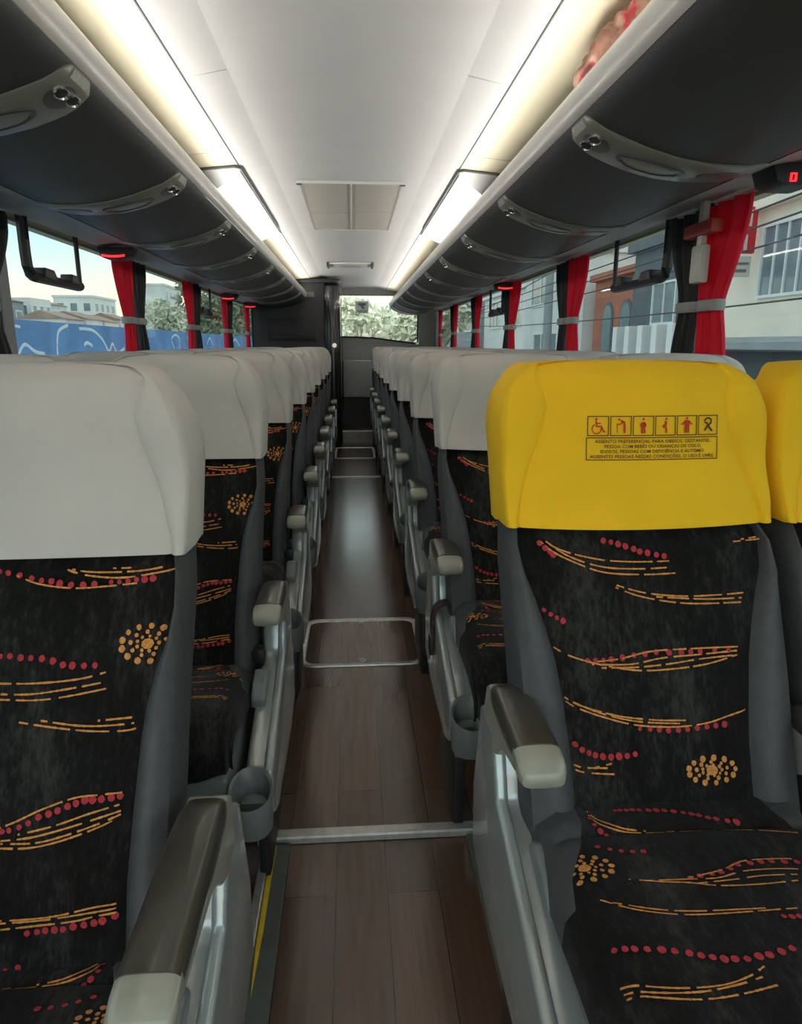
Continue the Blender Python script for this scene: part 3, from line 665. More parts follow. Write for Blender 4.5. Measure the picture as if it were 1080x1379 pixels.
# ------------------------------------------------------------------ the shell of the bus
def struct(name, bm, m, smooth=0, parent=None, label=None):
    o = finish(name, bm, m, parent, label, smooth=smooth)
    if not parent: o['kind'] = 'structure'
    return o
YF, YB = -1.6, 9.9
bm = bmesh.new(); box(bm, -1.2, 1.2, 1.487, 9.12, -.08, 0)
struct('floor', bm, M['floor'])
bm = bmesh.new(); box(bm, -1.2, 1.2, YF, 1.487, -.10, -.012)
struct('floor_front', bm, M['floor'])
bm = bmesh.new(); box(bm, -.15, 1.2, 9.12, YB, -.08, .075)
struct('floor_rear', bm, M['floor'])
for i, (x0, x1) in enumerate(((-.215, -.170), (.262, .30))):
    bm = bmesh.new(); box(bm, x0, x1, YF, 1.46, -.012, -.002, .002)
    struct('trim_%d' % (i+1), bm, M['trim_rubber'])
bm = bmesh.new(); box(bm, -.235, -.215, YF, 1.487, -.012, .012, .003)
struct('trim_3', bm, M['alu'])
bm = bmesh.new(); box(bm, .30, .312, YF, 1.487, -.012, .010, .003)
struct('trim_4', bm, M['alu'])
# ceiling: flat centre panel, folds, then the two cove panels
bm = bmesh.new()
prof = [(-.455, 1.905), (-.335, 1.930), (.345, 1.930), (.465, 1.905)]
prism(bm, prof+[(.465, 1.96), (-.455, 1.96)], YF, YB, 'Y')
struct('ceiling', bm, M['ceiling'])
for sg, n, x0 in ((-1, 'cove_left', .460), (1, 'cove_right', .470)):
    P = [(x0, 1.903), (.66, 1.885), (.80, 1.855), (.93, 1.81), (1.05, 1.75), (1.14, 1.68), (1.18, 1.60)]
    bm = bmesh.new(); prism(bm, [(sg*x, z) for x, z in P+[(1.22, 1.60), (1.22, 1.96), (x0, 1.96)]], YF, YB, 'Y')
    struct('ceiling_'+n, bm, M['cove'], smooth=40)
    bm = bmesh.new(); box(bm, min(sg*(x0-.004), sg*x0), max(sg*(x0-.004), sg*x0), YF, YB, 1.9025, 1.91)
    struct('trim_%d' % (5 if sg < 0 else 6), bm, M['seam'])
for i, (a, b, y, z0, z1) in enumerate(((.345, .462, 2.2, 1.928, 1.906), (-.452, -.338, 2.2, 1.906, 1.928), (.475, .66, 2.95, 1.9015, 1.8835), (-.66, -.465, 2.95, 1.8835, 1.9015))):
    bm = bmesh.new(); loft(bm, [[(x, y-.0015, z), (x, y+.0015, z), (x, y+.0015, z+.004), (x, y-.0015, z+.004)] for x, z in ((a, z0), (b, z1))])
    struct('trim_%d' % (7+i), bm, M['grey_frame'])
# side walls with pillars, windows between
PILS = {-1: [-.6, .85]+[(p+.25)*1.022 for p in (2.2, 3.6, 5.0, 6.4, 7.75)]+[9.3], 1: [-.6, .85]+[(p+.10)*1.025 for p in (2.2, 3.62, 5.0, 6.4, 7.8)]+[9.4]}
for sg, side in ((-1, 'left'), (1, 'right')):
    bm = bmesh.new()
    X = lambda a, b: (min(sg*a, sg*b), max(sg*a, sg*b))
    x0, x1 = X(1.152, 1.185); PIL = PILS[sg]
    box(bm, x0, x1, YF, YB, -.1, .88); box(bm, x0, x1, YF, YB, 1.66, 1.80)
    for p in PIL: box(bm, x0, x1, p-.032, p+.032, .88, 1.66)
    box(bm, x0, x1, PIL[-1], YB, .88, 1.66)
    w = struct('wall_'+side, bm, M['wall'])
    for i in range(len(PIL)-1):
        a, b = PIL[i]+.032, PIL[i+1]-.032
        bm = bmesh.new(); xp0, xp1 = X(1.170, 1.175); box(bm, xp0, xp1, a, b, .88, 1.66)
        g = struct('window_%d' % (i+1 if sg < 0 else i+8), bm, M['pane'])
        bm = bmesh.new(); xr0, xr1 = X(1.160, 1.184)
        box(bm, xr0, xr1, a, a+.008, .88, 1.66); box(bm, xr0, xr1, b-.008, b, .88, 1.66); box(bm, xr0, xr1, a, b, .88, .90)
        finish('window_seal', bm, M['black'], g, smooth=0)
        if i in (2, 4):
            # hopper vent: black U-shaped frame with two catches on its lower bar
            ya, yb = (2.68, 3.17) if sg < 0 else (2.58, 3.10)
            if i == 4: ya += 2.8; yb += 2.8
            bm = bmesh.new(); X0, X1 = X(1.125, 1.176)
            def sq(pts, hw0, hw1):
                tube(bm, [(sg*1.15, y, z) for y, z in pts], hw0, 8)
            thick, thin = (.020, .010)
            near = [(ya, 1.64), (ya, 1.50), (ya+.004, 1.455), (ya+.02, 1.43), (ya+.05, 1.42)]
            sq(near, thick, 0); sq([(ya+.05, 1.42), (yb-.03, 1.417), (yb, 1.42)], .019, 0)
            sq([(yb, 1.41), (yb, 1.45), (yb-.002, 1.64)], thin, 0)
            vf = finish('vent_frame', bm, M['black'], g)
            for yy, ww in ((ya+.15, .06), (yb-.10, .045)):
                bm = bmesh.new(); prism(bm, [(yy-ww, 1.42), (yy-ww*.8, 1.458), (yy+ww*.5, 1.455), (yy+ww, 1.42)], X0, X1, 'X', bev=.006)
                finish('vent_catch', bm, M['black'], vf)
# rear wall with the rear window
bm = bmesh.new()
box(bm, -1.2, -.16, YB, YB+.08, -.1, 1.96); box(bm, .93, 1.2, YB, YB+.08, -.1, 1.96)
box(bm, -.16, .93, YB, YB+.08, 1.83, 1.96); prism(bm, [(-.16, -.1), (.93, -.1), (.93, 1.18), (.30, 1.265), (-.16, 1.28)], YB, YB+.08, 'Y')
struct('wall_back', bm, M['rear_grey'])
bm = bmesh.new(); box(bm, -.16, .93, YB+.04, YB+.046, 1.18, 1.83)
rg = struct('window_15', bm, M['rear_pane'])
bm = bmesh.new(); tube(bm, [(-.15, YB-.002, 1.285), (.30, YB-.002, 1.27), (.88, YB-.002, 1.195), (.915, YB-.002, 1.22), (.92, YB-.002, 1.82)], .012, 6)
finish('window_seal', bm, M['black'], rg)
tg = tag(finish('window_sticker', (lambda b: (box(b, .055, .235, YB+.030, YB+.036, 1.60, 1.76), b)[1])(bmesh.new()), M['sticker'], smooth=0), 'small square pale sticker on the rear window glass', 'sticker')
bm = bmesh.new()
prism(bm, [(.09, 1.735), (.20, 1.735), (.205, 1.715), (.165, 1.69), (.19, 1.665), (.15, 1.655), (.13, 1.69), (.085, 1.715)], YB+.026, YB+.030, 'Y')
for z in (1.635, 1.62): box(bm, .08, .21, YB+.027, YB+.030, z-.004, z+.004)
finish('sticker_print', bm, M['grey_plastic'], tg, 'grey printed emblem and lines', smooth=0)
bm = bmesh.new(); prism(bm, [(-.128, .48), (.40, .48), (.40, .97), (-.128, .97)], 9.55, YB, 'Y', bev=.02)
tag(finish('engine_cover', bm, M['rear_grey']), 'pale grey engine cover panel below the rear window', 'panel')
bm = bmesh.new(); box(bm, -.128, .45, 9.60, 9.88, .078, .47)
tag(finish('step_riser', bm, M['black'], smooth=0), 'black recess panel at the far end of the aisle', 'panel')
def edge_strip(y, z, x0, x1, lab, w=.03):
    bm = bmesh.new(); prism(bm, [(y-w*.5, z+.004), (y-w*.4, z+.008), (y+w*.5, z+.006), (y+w*.5, z+.0005), (y-w*.35, z+.0005), (y-w*.35, z-.010), (y-w*.5, z-.010)], x0, x1, 'X')
    tag(finish('step_edge_strip', bm, M['alu'], smooth=0), lab, 'edge strip', 'floor edge strips')
edge_strip(1.485, 0, -.25, .292, 'metal strip across the aisle floor nearest the viewer', .034)
edge_strip(9.115, .075, -.21, .25, 'farthest thin metal strip across the aisle floor, before the black recess', .03)
edge_strip(6.25, 0, -.20, .24, 'thin metal strip across the aisle just before the far floor hatch', .03)
# safety tape along the left trim
bm = bmesh.new(); prism(bm, [(-.214, 1.455), (-.202, 1.455), (-.203, 1.20), (-.208, 1.05), (-.213, 1.16)], -.002, -.0005, 'Z')
tag(finish('safety_tape', bm, M['yellow_tape'], smooth=0), 'worn yellow tape strip on the left floor trim', 'tape')
bm = bmesh.new(); prism(bm, [(.283, 1.44), (.288, 1.44), (.290, .6), (.284, .6)], -.002, -.0005, 'Z')
tag(finish('safety_tape', bm, M['yellow_tape'], smooth=0), 'thin faded yellow line on the right floor trim', 'tape')
# floor hatches
def rrect(x0, x1, y0, y1, r, n=6):
    P = []
    for cx, cy, a in ((x1-r, y1-r, 0), (x0+r, y1-r, 90), (x0+r, y0+r, 180), (x1-r, y0+r, 270)):
        for k in range(n+1):
            t = math.radians(a+90*k/n); P.append((cx+r*math.cos(t), cy+r*math.sin(t)))
    return P
def floor_hatch(x0, x1, y0, y1, lab, plates=True):
    t = thing('floor_hatch', lab, 'hatch', ((x0+x1)/2, (y0+y1)/2, 0), 'floor hatches')
    ox, oy = (x0+x1)/2, (y0+y1)/2
    o = rrect(x0-ox, x1-ox, y0-oy, y1-oy, .06); i = rrect(x0+.022-ox, x1-.022-ox, y0+.022-oy, y1-.022-oy, .045); i2 = rrect(x0+.028-ox, x1-.028-ox, y0+.028-oy, y1-.028-oy, .042)
    bm = bmesh.new()
    loft(bm, [[(x, y, .0005) for x, y in o], [(x*.995, y*.995, .006) for x, y in o], [(x, y, .006) for x, y in i], [(x, y, .0015) for x, y in i2]], cap0=False, cap1=False)
    finish('hatch_frame', bm, M['alu'], t, 'aluminium rim')
    bm = bmesh.new(); bm.faces.new([bm.verts.new((x, y, .0016)) for x, y in i2]); bm.faces.new([bm.verts.new((x, y, .0006)) for x, y in i2])
    finish('hatch_panel', bm, M['floor'], t, smooth=0)
    for yy in (y0+.045-oy, y1-.045-oy):
        bm = bmesh.new(); tube(bm, [(0, yy, .0017), (0, yy, .0035)], .013, 16)
        l = finish('hatch_latch', bm, M['alu'], t, 'round metal latch')
        bm = bmesh.new(); box(bm, -.009, .009, yy-.002, yy+.002, .0036, .005); finish('latch_slot', bm, M['black'], l, smooth=0)
floor_hatch(-.225, .268, 2.40, 2.86, 'metal rimmed floor hatch nearest the viewer in the aisle')
floor_hatch(-.215, .24, 7.30, 8.10, 'far metal rimmed floor hatch near the end of the aisle')
# roof hatch and vent
t = thing('ceiling_hatch', 'large beige grille hatch in the ceiling centre', 'ceiling hatch', (.008, 4.23, 1.93))
bm = bmesh.new(); box(bm, -.235, .235, -.67, .67, -.010, -.001, .003); finish('grille_panel', bm, M['hatch'], t)
bm = bmesh.new()
for a in ((-.258, -.243, -.69, .69), (.243, .258, -.69, .69), (-.243, .243, -.69, -.675), (-.243, .243, .675, .69)): box(bm, *a, -.012, -.001)
finish('hatch_frame', bm, M['ceiling'], t, smooth=0)
bm = bmesh.new(); box(bm, -.004, .004, -.67, .67, -.015, -.010); finish('divider', bm, M['ceiling'], t, 'pale lengthwise divider', smooth=0)
bm = bmesh.new(); box(bm, -.235, .235, .06, .075, -.0125, -.010); finish('divider', bm, M['grey_frame'], t, smooth=0)
for x in (-.238, .238):
    bm = bmesh.new(); box(bm, x-.004, x+.004, -.67, .67, -.0115, -.009); finish('shadow_gap', bm, M['grey_frame'], t, smooth=0)
for x in (-.245, .245):
    bm = bmesh.new(); box(bm, x-.012, x+.012, -.68, -.66, -.016, -.011); finish('hinge', bm, M['seam'], t, smooth=0)
t = thing('ceiling_vent', 'small rear ceiling vent with two dark end brackets', 'ceiling vent', (0, 7.0, 1.93))
bm = bmesh.new(); box(bm, -.20, .19, -.17, .17, -.02, -.001, .006); finish('vent_panel', bm, M['ceiling'], t)
bm = bmesh.new(); box(bm, -.10, .10, -.05, .05, -.028, -.019, .003); finish('vent_slot', bm, M['grey_frame'], t)
for x in (-.215, .205):
    bm = bmesh.new(); box(bm, x-.010, x+.010, -.17, .10, -.035, -.001, .003); finish('bracket', bm, M['seam'], t)

# ------------------------------------------------------------------ overhead racks
RP = [(.512, 1.668), (.524, 1.645), (.55, 1.625), (.58, 1.610), (.64, 1.588), (.71, 1.570), (.79, 1.561), (.87, 1.562), (.93, 1.573), (.965, 1.588)]
def rack_pt(u, off=0):
    """u 0..1 from the rail to the window side; off pushes out of the surface into the cabin"""
    n = len(RP)-1; t = min(n-1e-6, max(0, u*n)); i = int(t); a, b = Vector(RP[i]), Vector(RP[i+1]); f = t-i
    p0 = Vector(RP[max(i-1, 0)]); p3 = Vector(RP[min(i+2, n)])
    p = a.lerp(b, f); tg = ((b-p0)*(1-f)+(p3-a)*f).normalized()
    return p+Vector((tg.y, -tg.x))*off if tg.x*1 > -9 else p
def make_rack(side):
    sg = -1 if side == 'left' else 1
    y0, y1 = -.9, (8.19 if sg < 0 else 9.55)
    dz = .024 if sg < 0 else 0
    t = thing('luggage_rack', 'long charcoal overhead luggage rack along the %s side' % side, 'luggage rack', (0, 0, 0), 'luggage racks')
    W = lambda p, y: (sg*p[0], y, p[1]+dz)
    bm = bmesh.new(); poly = [(x, z+dz) for x, z in RP]+[(.965, 1.64), (.60, 1.70), (.535, 1.70)]
    prism(bm, [(sg*x, z) for x, z in poly], y0, y1, 'Y')
    finish('rack_body', bm, M['rack_dark'], t)
    bm = bmesh.new(); prism(bm, [(sg*x, z+dz) for x, z in [(.966, 1.585), (1.0, 1.592), (1.06, 1.603)]]+[(sg*1.145, 1.615), (sg*1.145, 1.67), (sg*.966, 1.67)], y0, y1, 'Y')
    finish('rack_underside', bm, M['rack_under'], t, 'grey strip above the windows')
    bm = bmesh.new(); prism(bm, [(sg*x, z+dz) for x, z in [(.513, 1.671), (.504, 1.680), (.499, 1.700), (.500, 1.722), (.506, 1.737), (.516, 1.744), (.528, 1.742), (.534, 1.728), (.533, 1.690)]], y0, y1, 'Y')
    finish('rack_rail', bm, M['rail'], t, 'pale grip rail')
    bm = bmesh.new(); prism(bm, [(sg*x, z+dz) for x, z in [(.527, 1.7465), (.539, 1.7625), (.5395, 1.762), (.5275, 1.746)]], -.6, y1-.05, 'Y')
    finish('led_strip', bm, M['led'], t, 'bright light strip on top of the rack', smooth=0)
    bm = bmesh.new(); prism(bm, [(sg*x, z+dz) for x, z in [(.528, 1.738), (.528, 1.744), (.5395, 1.7605), (.543, 1.757), (.545, 1.738)]], -.6, y1-.05, 'Y')  # unseen lip added to hold the strip's light off the cove
    finish('led_shield', bm, M['rail'], t, 'added thin lip keeping strip light off the cove', smooth=0)
    k0 = (1.592 if sg < 0 else 1.735); ks = [k0-PITCH, *[k0+PITCH*k for k in range(0, 8 if sg < 0 else 10)]]
    ks = [k for k in ks if k < y1-.05]
    for k in ks:
        # service panel: narrow band that follows the curve
        NU = 22; wv = lambda u: .060+.024*math.sin(PI*min(1, u*1.15))
        def sp(u, v, off): return Vector(W(rack_pt(u, off), k-.066+v*wv(u)-(.012*math.sin(PI*u))))
        bm = bmesh.new(); rows = []
        us = [.02+.93*i/NU for i in range(NU+1)]
        for u in us:
            e = min(1, (u-.02)/.07); cf = .72+.28*e if u < .09 else (1 if u < .85 else 1-.75*((u-.85)/.10)**1.5)
            rows.append([sp(u, -cf, .0005), sp(u, -cf, .004), sp(u, -cf*.9, .007), sp(u, 0, .0085), sp(u, cf*.9, .007), sp(u, cf, .004), sp(u, cf, .0005)])
        loft(bm, rows, closed=False)
        p = finish('service_panel', bm, M['service'], t, 'olive grey passenger service panel', recalc=False)
        def disc(name, u, v, r, off, m, lab=None, sy=1.0, n=20, ring=0):
            bm = bmesh.new(); L = 1.0/.62                                   # arc length of the curve ~.62 m
            def q(a, rr, o): return sp(u+rr*math.cos(a)*L, v+rr*sy*math.sin(a)/wv(u), o)
            if ring:
                rg = [[q(2*PI*i/n, rr, o) for i in range(n)] for rr, o in ((r, off-.003), (r, off+.002), (r*.86, off+.003), (r*.78, off))]
                loft(bm, rg, cap0=False, cap1=False)
            else:
                rg = [[q(2*PI*i/n, rr, o) for i in range(n)] for rr, o in ((r, off-.004), (r, off), (r*.6, off+.0015))]
                loft(bm, rg, cap0=False)
            finish(name, bm, m, p, lab, recalc=False)
        if k < 5.5:
            disc('bezel', .24, 0, .062, .009, M['service_dark'], sy=.66)
            disc('reading_light', .21, -.30, .026, .0115, M['chrome'], 'chrome ringed reading light', ring=1)
            disc('reading_light', .20, .34, .026, .0115, M['chrome'], 'chrome ringed reading light', ring=1)
            disc('light_lens', .21, -.30, .020, .011, M['black']); disc('light_lens', .20, .34, .020, .011, M['black'])
            disc('air_nozzle', .50, 0, .075, .0095, M['service'], sy=.52); disc('air_nozzle_rim', .50, 0, .078, .0095, M['service_dark'], ring=1, sy=.52)
            disc('speaker', .74, 0, .045, .0095, M['service_dark'], sy=.7)
        bm = bmesh.new()
        loft(bm, [[sp(u, v, .0095) for v in (-.6, -.2, .2, .6)] for u in (.035, .06, .085, .105)], closed=False)
        finish('number_plate', bm, M['label_plate'], p, 'pale seat number plate', recalc=False)
    return t
make_rack('left'); make_rack('right')
# white duct boxes in the coves; underside emission stands in for strip light
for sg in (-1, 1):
    t = thing('ceiling_duct_box', 'bright white duct box in the %s cove above the luggage rack' % ('left' if sg < 0 else 'right'), 'ceiling duct box', (sg*.6, 4.0, 1.85), 'ceiling duct boxes')
    bm = bmesh.new()
    xi = .462 if sg < 0 else .475
    A = [(xi, 3.24), (.62, 3.42), (.78, 3.55), (.78, 5.05), (.62, 4.98), (xi, 4.86)]
    B = [(xi-.004, 3.16), (.62, 3.16), (.80, 3.16), (.80, 5.10), (.62, 5.10), (xi-.004, 4.95)]
    zb_ = lambda x: lerp_tab(x, [.46, .62, .78], [1.893, 1.848, 1.80])-1.85
    va = [bm.verts.new((sg*(x-.6), y-4, zb_(x))) for x, y in A]; vb = [bm.verts.new((sg*(x-.6), y-4, (1.902 if x < .5 else 1.886 if x < .7 else 1.855)-1.85)) for x, y in B]
    for i in range(6): bm.faces.new((va[i], va[(i+1) % 6], vb[(i+1) % 6], vb[i]))
    bm.faces.new(vb[::-1])
    finish('box_housing', bm, M['grey_frame'], t, 'pale grey housing', smooth=0)
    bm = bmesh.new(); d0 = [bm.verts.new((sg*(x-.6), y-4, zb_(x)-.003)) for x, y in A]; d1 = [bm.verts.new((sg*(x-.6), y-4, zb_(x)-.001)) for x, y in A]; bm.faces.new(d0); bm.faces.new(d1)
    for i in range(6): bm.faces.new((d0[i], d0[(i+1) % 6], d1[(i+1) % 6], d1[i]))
    finish('glow_face', bm, M['box_glow'], t, 'white underside with added glow for the strip light', smooth=0)
    bm = bmesh.new()
    tube(bm, [(sg*(.85-.6), 3.155-4, -.008), (sg*(.62-.6), 3.155-4, .0335), (sg*(xi+.01-.6), 3.155-4, .046), (sg*(xi-.008-.6), 3.18-4, .048), (sg*(xi-.008-.6), 4.70-4, .048)], .006, 6)  # dark tube standing for the shadow gap round the box
    finish('shadow_line', bm, M['seam'], t, 'dark line drawn for the shadow gap around the box')
# bundle on the right rack
def bundle(name, lab, c, r, sd):
    bm = bmesh.new(); bmesh.ops.create_icosphere(bm, subdivisions=5, radius=1)
    for v in bm.verts:
        p = v.co.copy(); d = p.normalized()
        n = noise.noise(d*1.6+Vector((sd, 0, 0)))*.16+abs(noise.noise(Vector((d.x*2.2+d.z*1.5, d.y*3.4-d.z*2.5+sd, d.z*2.8+d.y))))*.24
        n += -.10*math.exp(-(noise.noise(Vector((d.x*1.8+sd, d.y*4.2+d.z*3, d.z*2)))/.06)**2)
        q = d*(.88+n); q = Vector((q.x*r[0], q.y*r[1], q.z*r[2]))
        if q.z < -r[2]*.55: q.z = -r[2]*.55
        v.co = q
    o = finish(name, bm, M['blanket'], smooth=70); o.location = c
    return tag(o, lab, 'blanket bundle')
bundle('blanket_bundle', 'crumpled red and beige patterned blanket bundle on the right luggage rack', (.634, 1.69, 1.782), (.095, .27, .122), 3.1)
bundle('blanket_bundle', 'smaller end of red and beige blanket on the right rack, cut by top of photo', (.636, 1.25, 1.782), (.088, .15, .112), 8.3)

# ------------------------------------------------------------------ curtains
def curtain(sg, ya, yb, m, lab, tie=None, zt=1.60, zb=.92, ph=0, lean=0):
    t = thing('window_curtain', lab, 'curtain', (sg*1.134, (ya+yb)/2, zb), 'window curtains')
    c = (ya+yb)/2; W = abs(yb-ya)/2; n = 44; rings = []
    zs = [zt-(zt-zb)*i/26 for i in range(27)]
    for z in zs:
        tt = 1.30
        if z > tt: k = .48+.52*min(1, ((z-tt)/.24))**.85
        else: k = .48+.26*min(1, ((tt-z)/.25))**.8
        amp = .007+.004*k; fr = []; bk = []
        sh = lean*(math.exp(-((z-tt)/.15)**2) if z > tt else .55+.45*math.exp(-((z-tt)/.1)**2))
        for i in range(n+1):
            s = -1+2*i/n; y = W*k*s+sh
            x = amp*math.sin(s*9+ph+.6*math.sin(z*7))+.003*math.sin(s*23+z*5)
            fr.append((-sg*(x+.004), y, z-zb)); bk.append((-sg*(x-.004), y, z-zb))
        rings.append(fr+bk[::-1])
    bm = bmesh.new(); loft(bm, rings)
    finish('drape', bm, M[m], t, smooth=80)
    if tie:
        bm = bmesh.new(); ww = W*.54; ring = []
        for k in range(28):
            a = 2*PI*k/28; ring.append((.022*math.copysign(abs(math.sin(a))**.5, math.sin(a)), lean+ww*math.copysign(abs(math.cos(a))**.7, math.cos(a))))
        loft(bm, [[(x*q, y*q2, 1.30+dz-zb) for x, y in ring] for q, q2, dz in ((1, 1, -.017), (1.12, 1.02, -.012), (1.12, 1.02, .012), (1, 1, .017))])
        finish('tie_band', bm, M['tie'], t, 'grey tie-back strap')
    return t
rp = [2.2, 3.62, 5.0, 6.4, 7.8, 9.15]
rn = ['nearest', 'second', 'third', 'fourth', 'fifth', 'sixth']
for i, p in enumerate(rp):
    curtain(1, p-.17, p+.07, 'curtain_red', 'red curtain tied back at the %s pillar on the right' % rn[i], True, zt=1.60, ph=i, lean=.055)
    if i < 5: curtain(1, p+.09, p+.33, 'curtain_dark', 'charcoal curtain tied back behind the red curtain at the %s pillar on the right' % rn[i], True, ph=i+2, lean=-.055)
lp = [2.2, 3.6, 5.0, 6.4, 7.75]
for i, p in enumerate(lp):
    if i: curtain(-1, p-.0, p+.26, 'curtain_red', 'red curtain tied back at the %s pillar on the left' % ['', 'nearest visible', 'second visible', 'third visible', 'last visible'][i], True, ph=i+1, lean=.02)
    if i < 4: curtain(-1, p+.27 if i else p+.05, p+.52 if i else p+.36, 'curtain_dark', ('charcoal curtain at the left edge of the photo' if i == 0 else 'charcoal curtain tied back behind the red one at the %s visible pillar on the left' % ['', 'nearest', 'second', 'third'][i]), True, ph=i+3, lean=-.055 if i else -.1)
# emergency hammer
t = thing('emergency_hammer', 'emergency hammer in red bracket beside the nearest right curtain', 'emergency hammer', (1.085, 2.205, 1.42))
bm = bmesh.new(); box(bm, -.02, .02, -.09, .09, .085, .125, .008); finish('bracket', bm, M['red_plastic'], t, 'red bracket')
bm = bmesh.new(); box(bm, -.016, .016, -.035, .035, -.055, .060, .012); finish('handle', bm, M['pale_plastic'], t, 'pale grey handle')
bm = bmesh.new(); box(bm, -.010, .010, -.015, .015, .055, .186, .004); finish('hammer_stem', bm, M['pale_plastic'], t)
# red numbered lights under the racks
def number_light(sg, y, lab, dig=False):
    t = thing('seat_number_light', lab, 'number light', (sg*1.072, y, 1.588 if sg > 0 else 1.598), 'red number lights')
    bm = bmesh.new(); prism(bm, [(-.075, .012), (.085, .012), (.060, -.030), (.03, -.040), (-.035, -.040), (-.06, -.030)], -.05, .05, 'Y', bev=.008)
    finish('light_housing', bm, M['black'], t)
    bm = bmesh.new()
    if dig:
        def seg(x0, x1, z0, z1): box(bm, x0, x1, -.056, -.050, z0, z1)
        for ox in (-.03, .012):
            seg(ox, ox+.014, -.016, -.0135); seg(ox, ox+.014, -.032, -.0295); seg(ox, ox+.0025, -.031, -.015); seg(ox+.0115, ox+.014, -.031, -.015)
        finish('lit_digits', bm, M['red_led'], t, 'glowing red digits', smooth=0)
    else:
        for k in range(9): box(bm, -.052+.0115*k, -.043+.0115*k, -.056, -.050, -.030-.004*math.sin(PI*k/8), -.021-.004*math.sin(PI*k/8))
        finish('lit_strip', bm, M['red_led'], t, 'glowing red strip', smooth=0)
number_light(1, 1.76, 'red digit display under the right rack at the right edge of the photo', True)
number_light(1, 5.02, 'red lit display under the right rack above the third pillar curtain')
number_light(-1, 3.45, 'red lit display under the left rack above the nearest red curtain')
number_light(-1, 6.45, 'red lit display under the left rack, second one from the front')
number_light(-1, 7.80, 'red lit display under the left rack farthest from the viewer')
# ------------------------------------------------------------------ toilet cabin at the rear left
t = thing('toilet_cabin', 'black toilet cabin filling the rear left corner', 'toilet cabin', (-.66, 8.22, 0))
bm = bmesh.new(); prism(bm, rrect(-.48, .36, 0, 1.6, .02, 3), 0, 1.86, 'Z'); finish('cabin_wall', bm, M['cabin'], t)
bm = bmesh.new(); prism(bm, rrect(.35, .525, -.03, 1.6, .06, 6), 0, 1.84, 'Z', bev=.03, seg=3); dr = finish('cabin_door', bm, M['cabin_gloss'], t, 'glossy rounded door edge')
bm = bmesh.new(); tube(bm, [(.46, -.03, 1.17), (.46, -.075, 1.17)], [.022, .026], 12); finish('door_knob', bm, M['chrome'], dr, 'pale door knob')
bm = bmesh.new(); box(bm, -.30, .25, -.012, .003, 1.22, 1.47, .006); finish('recess_panel', bm, M['black'], t)
bm = bmesh.new(); box(bm, -.25, .12, -.022, -.010, 1.245, 1.275, .003); finish('grip_slot', bm, M['black'], t)
bm = bmesh.new(); box(bm, .10, .24, -.012, .003, 1.70, 1.76, .004); finish('status_sign', bm, M['grey_plastic'], t)
bm = bmesh.new(); prism(bm, rrect(-.5, .54, -.05, 1.6, .1, 5), 1.855, 1.90, 'Z', bev=.01); finish('cabin_top', bm, M['cabin'], t)

# ------------------------------------------------------------------ outside
bm = bmesh.new(); box(bm, -220, 220, -60, 320, -1.5, -1.4)
struct('ground', bm, M['asphalt'])
def building(name, lab, x0, x1, y0, y1, zt, wall, wins=(), side=1, roof=None, par=0, z0=-1.4, cat='building', group=None):
    """side: +1 the wall facing -X is seen (right of the bus), -1 the wall facing +X"""
    ox, oy = (x0+x1)/2, (y0+y1)/2
    t = thing(name, lab, cat, (ox, oy, z0), group)
    bm = bmesh.new(); box(bm, x0-ox, x1-ox, y0-oy, y1-oy, 0, zt-z0)
    finish('wall', bm, M[wall], t, smooth=0)
    if roof:
        bm = bmesh.new(); xm = 0; a, b = x0-.25-ox, x1+.25-ox
        prism(bm, [(a, zt-z0), (b, zt-z0), (xm, zt-z0+par)], y0-oy-.2, y1-oy+.2, 'Y'); finish('roof', bm, M[roof], t, smooth=0)
    elif par:
        bm = bmesh.new(); box(bm, x0-ox-.18, x1-ox+.18, y0-oy-.12, y1-oy+.12, zt-z0-par, zt-z0+.02); finish('parapet', bm, M[wall], t, smooth=0)
    fx = (x0 if side > 0 else x1)-ox
    for (ya, yb, za, zb, nm, *rest) in wins:
        onfront = rest and rest[0] == 'f'                  # on the wall that faces the bus's front (-Y)
        bm = bmesh.new(); bm2 = bmesh.new(); q = .05 if abs(ox) < 12 else .12
        def put(b, a0, a1, c0, c1, d0, d1):
            if onfront: box(b, a0, a1, y0-oy-d1, y0-oy-d0, c0, c1)
            else:
                xs = sorted((fx-side*d0, fx-side*d1)); box(b, xs[0], xs[1], a0, a1, c0, c1)
        aa, bb = (ya-oy, yb-oy) if not onfront else (ya-ox, yb-ox)
        put(bm2, aa, bb, za-z0, zb-z0, .0, .02)
        put(bm, aa-q, aa, za-z0-q, zb-z0+q, 0, .06); put(bm, bb, bb+q, za-z0-q, zb-z0+q, 0, .06)
        put(bm, aa, bb, za-z0-q, za-z0, 0, .06); put(bm, aa, bb, zb-z0, zb-z0+q, 0, .06)
        for k in range(1, nm):
            c = aa+(bb-aa)*k/nm; put(bm, c-q*.4, c+q*.4, za-z0, zb-z0, .02, .05)
        f = finish('window', bm, M['win_frame'], t, smooth=0); finish('pane', bm2, M['win_dark'], f, smooth=0)
    return t
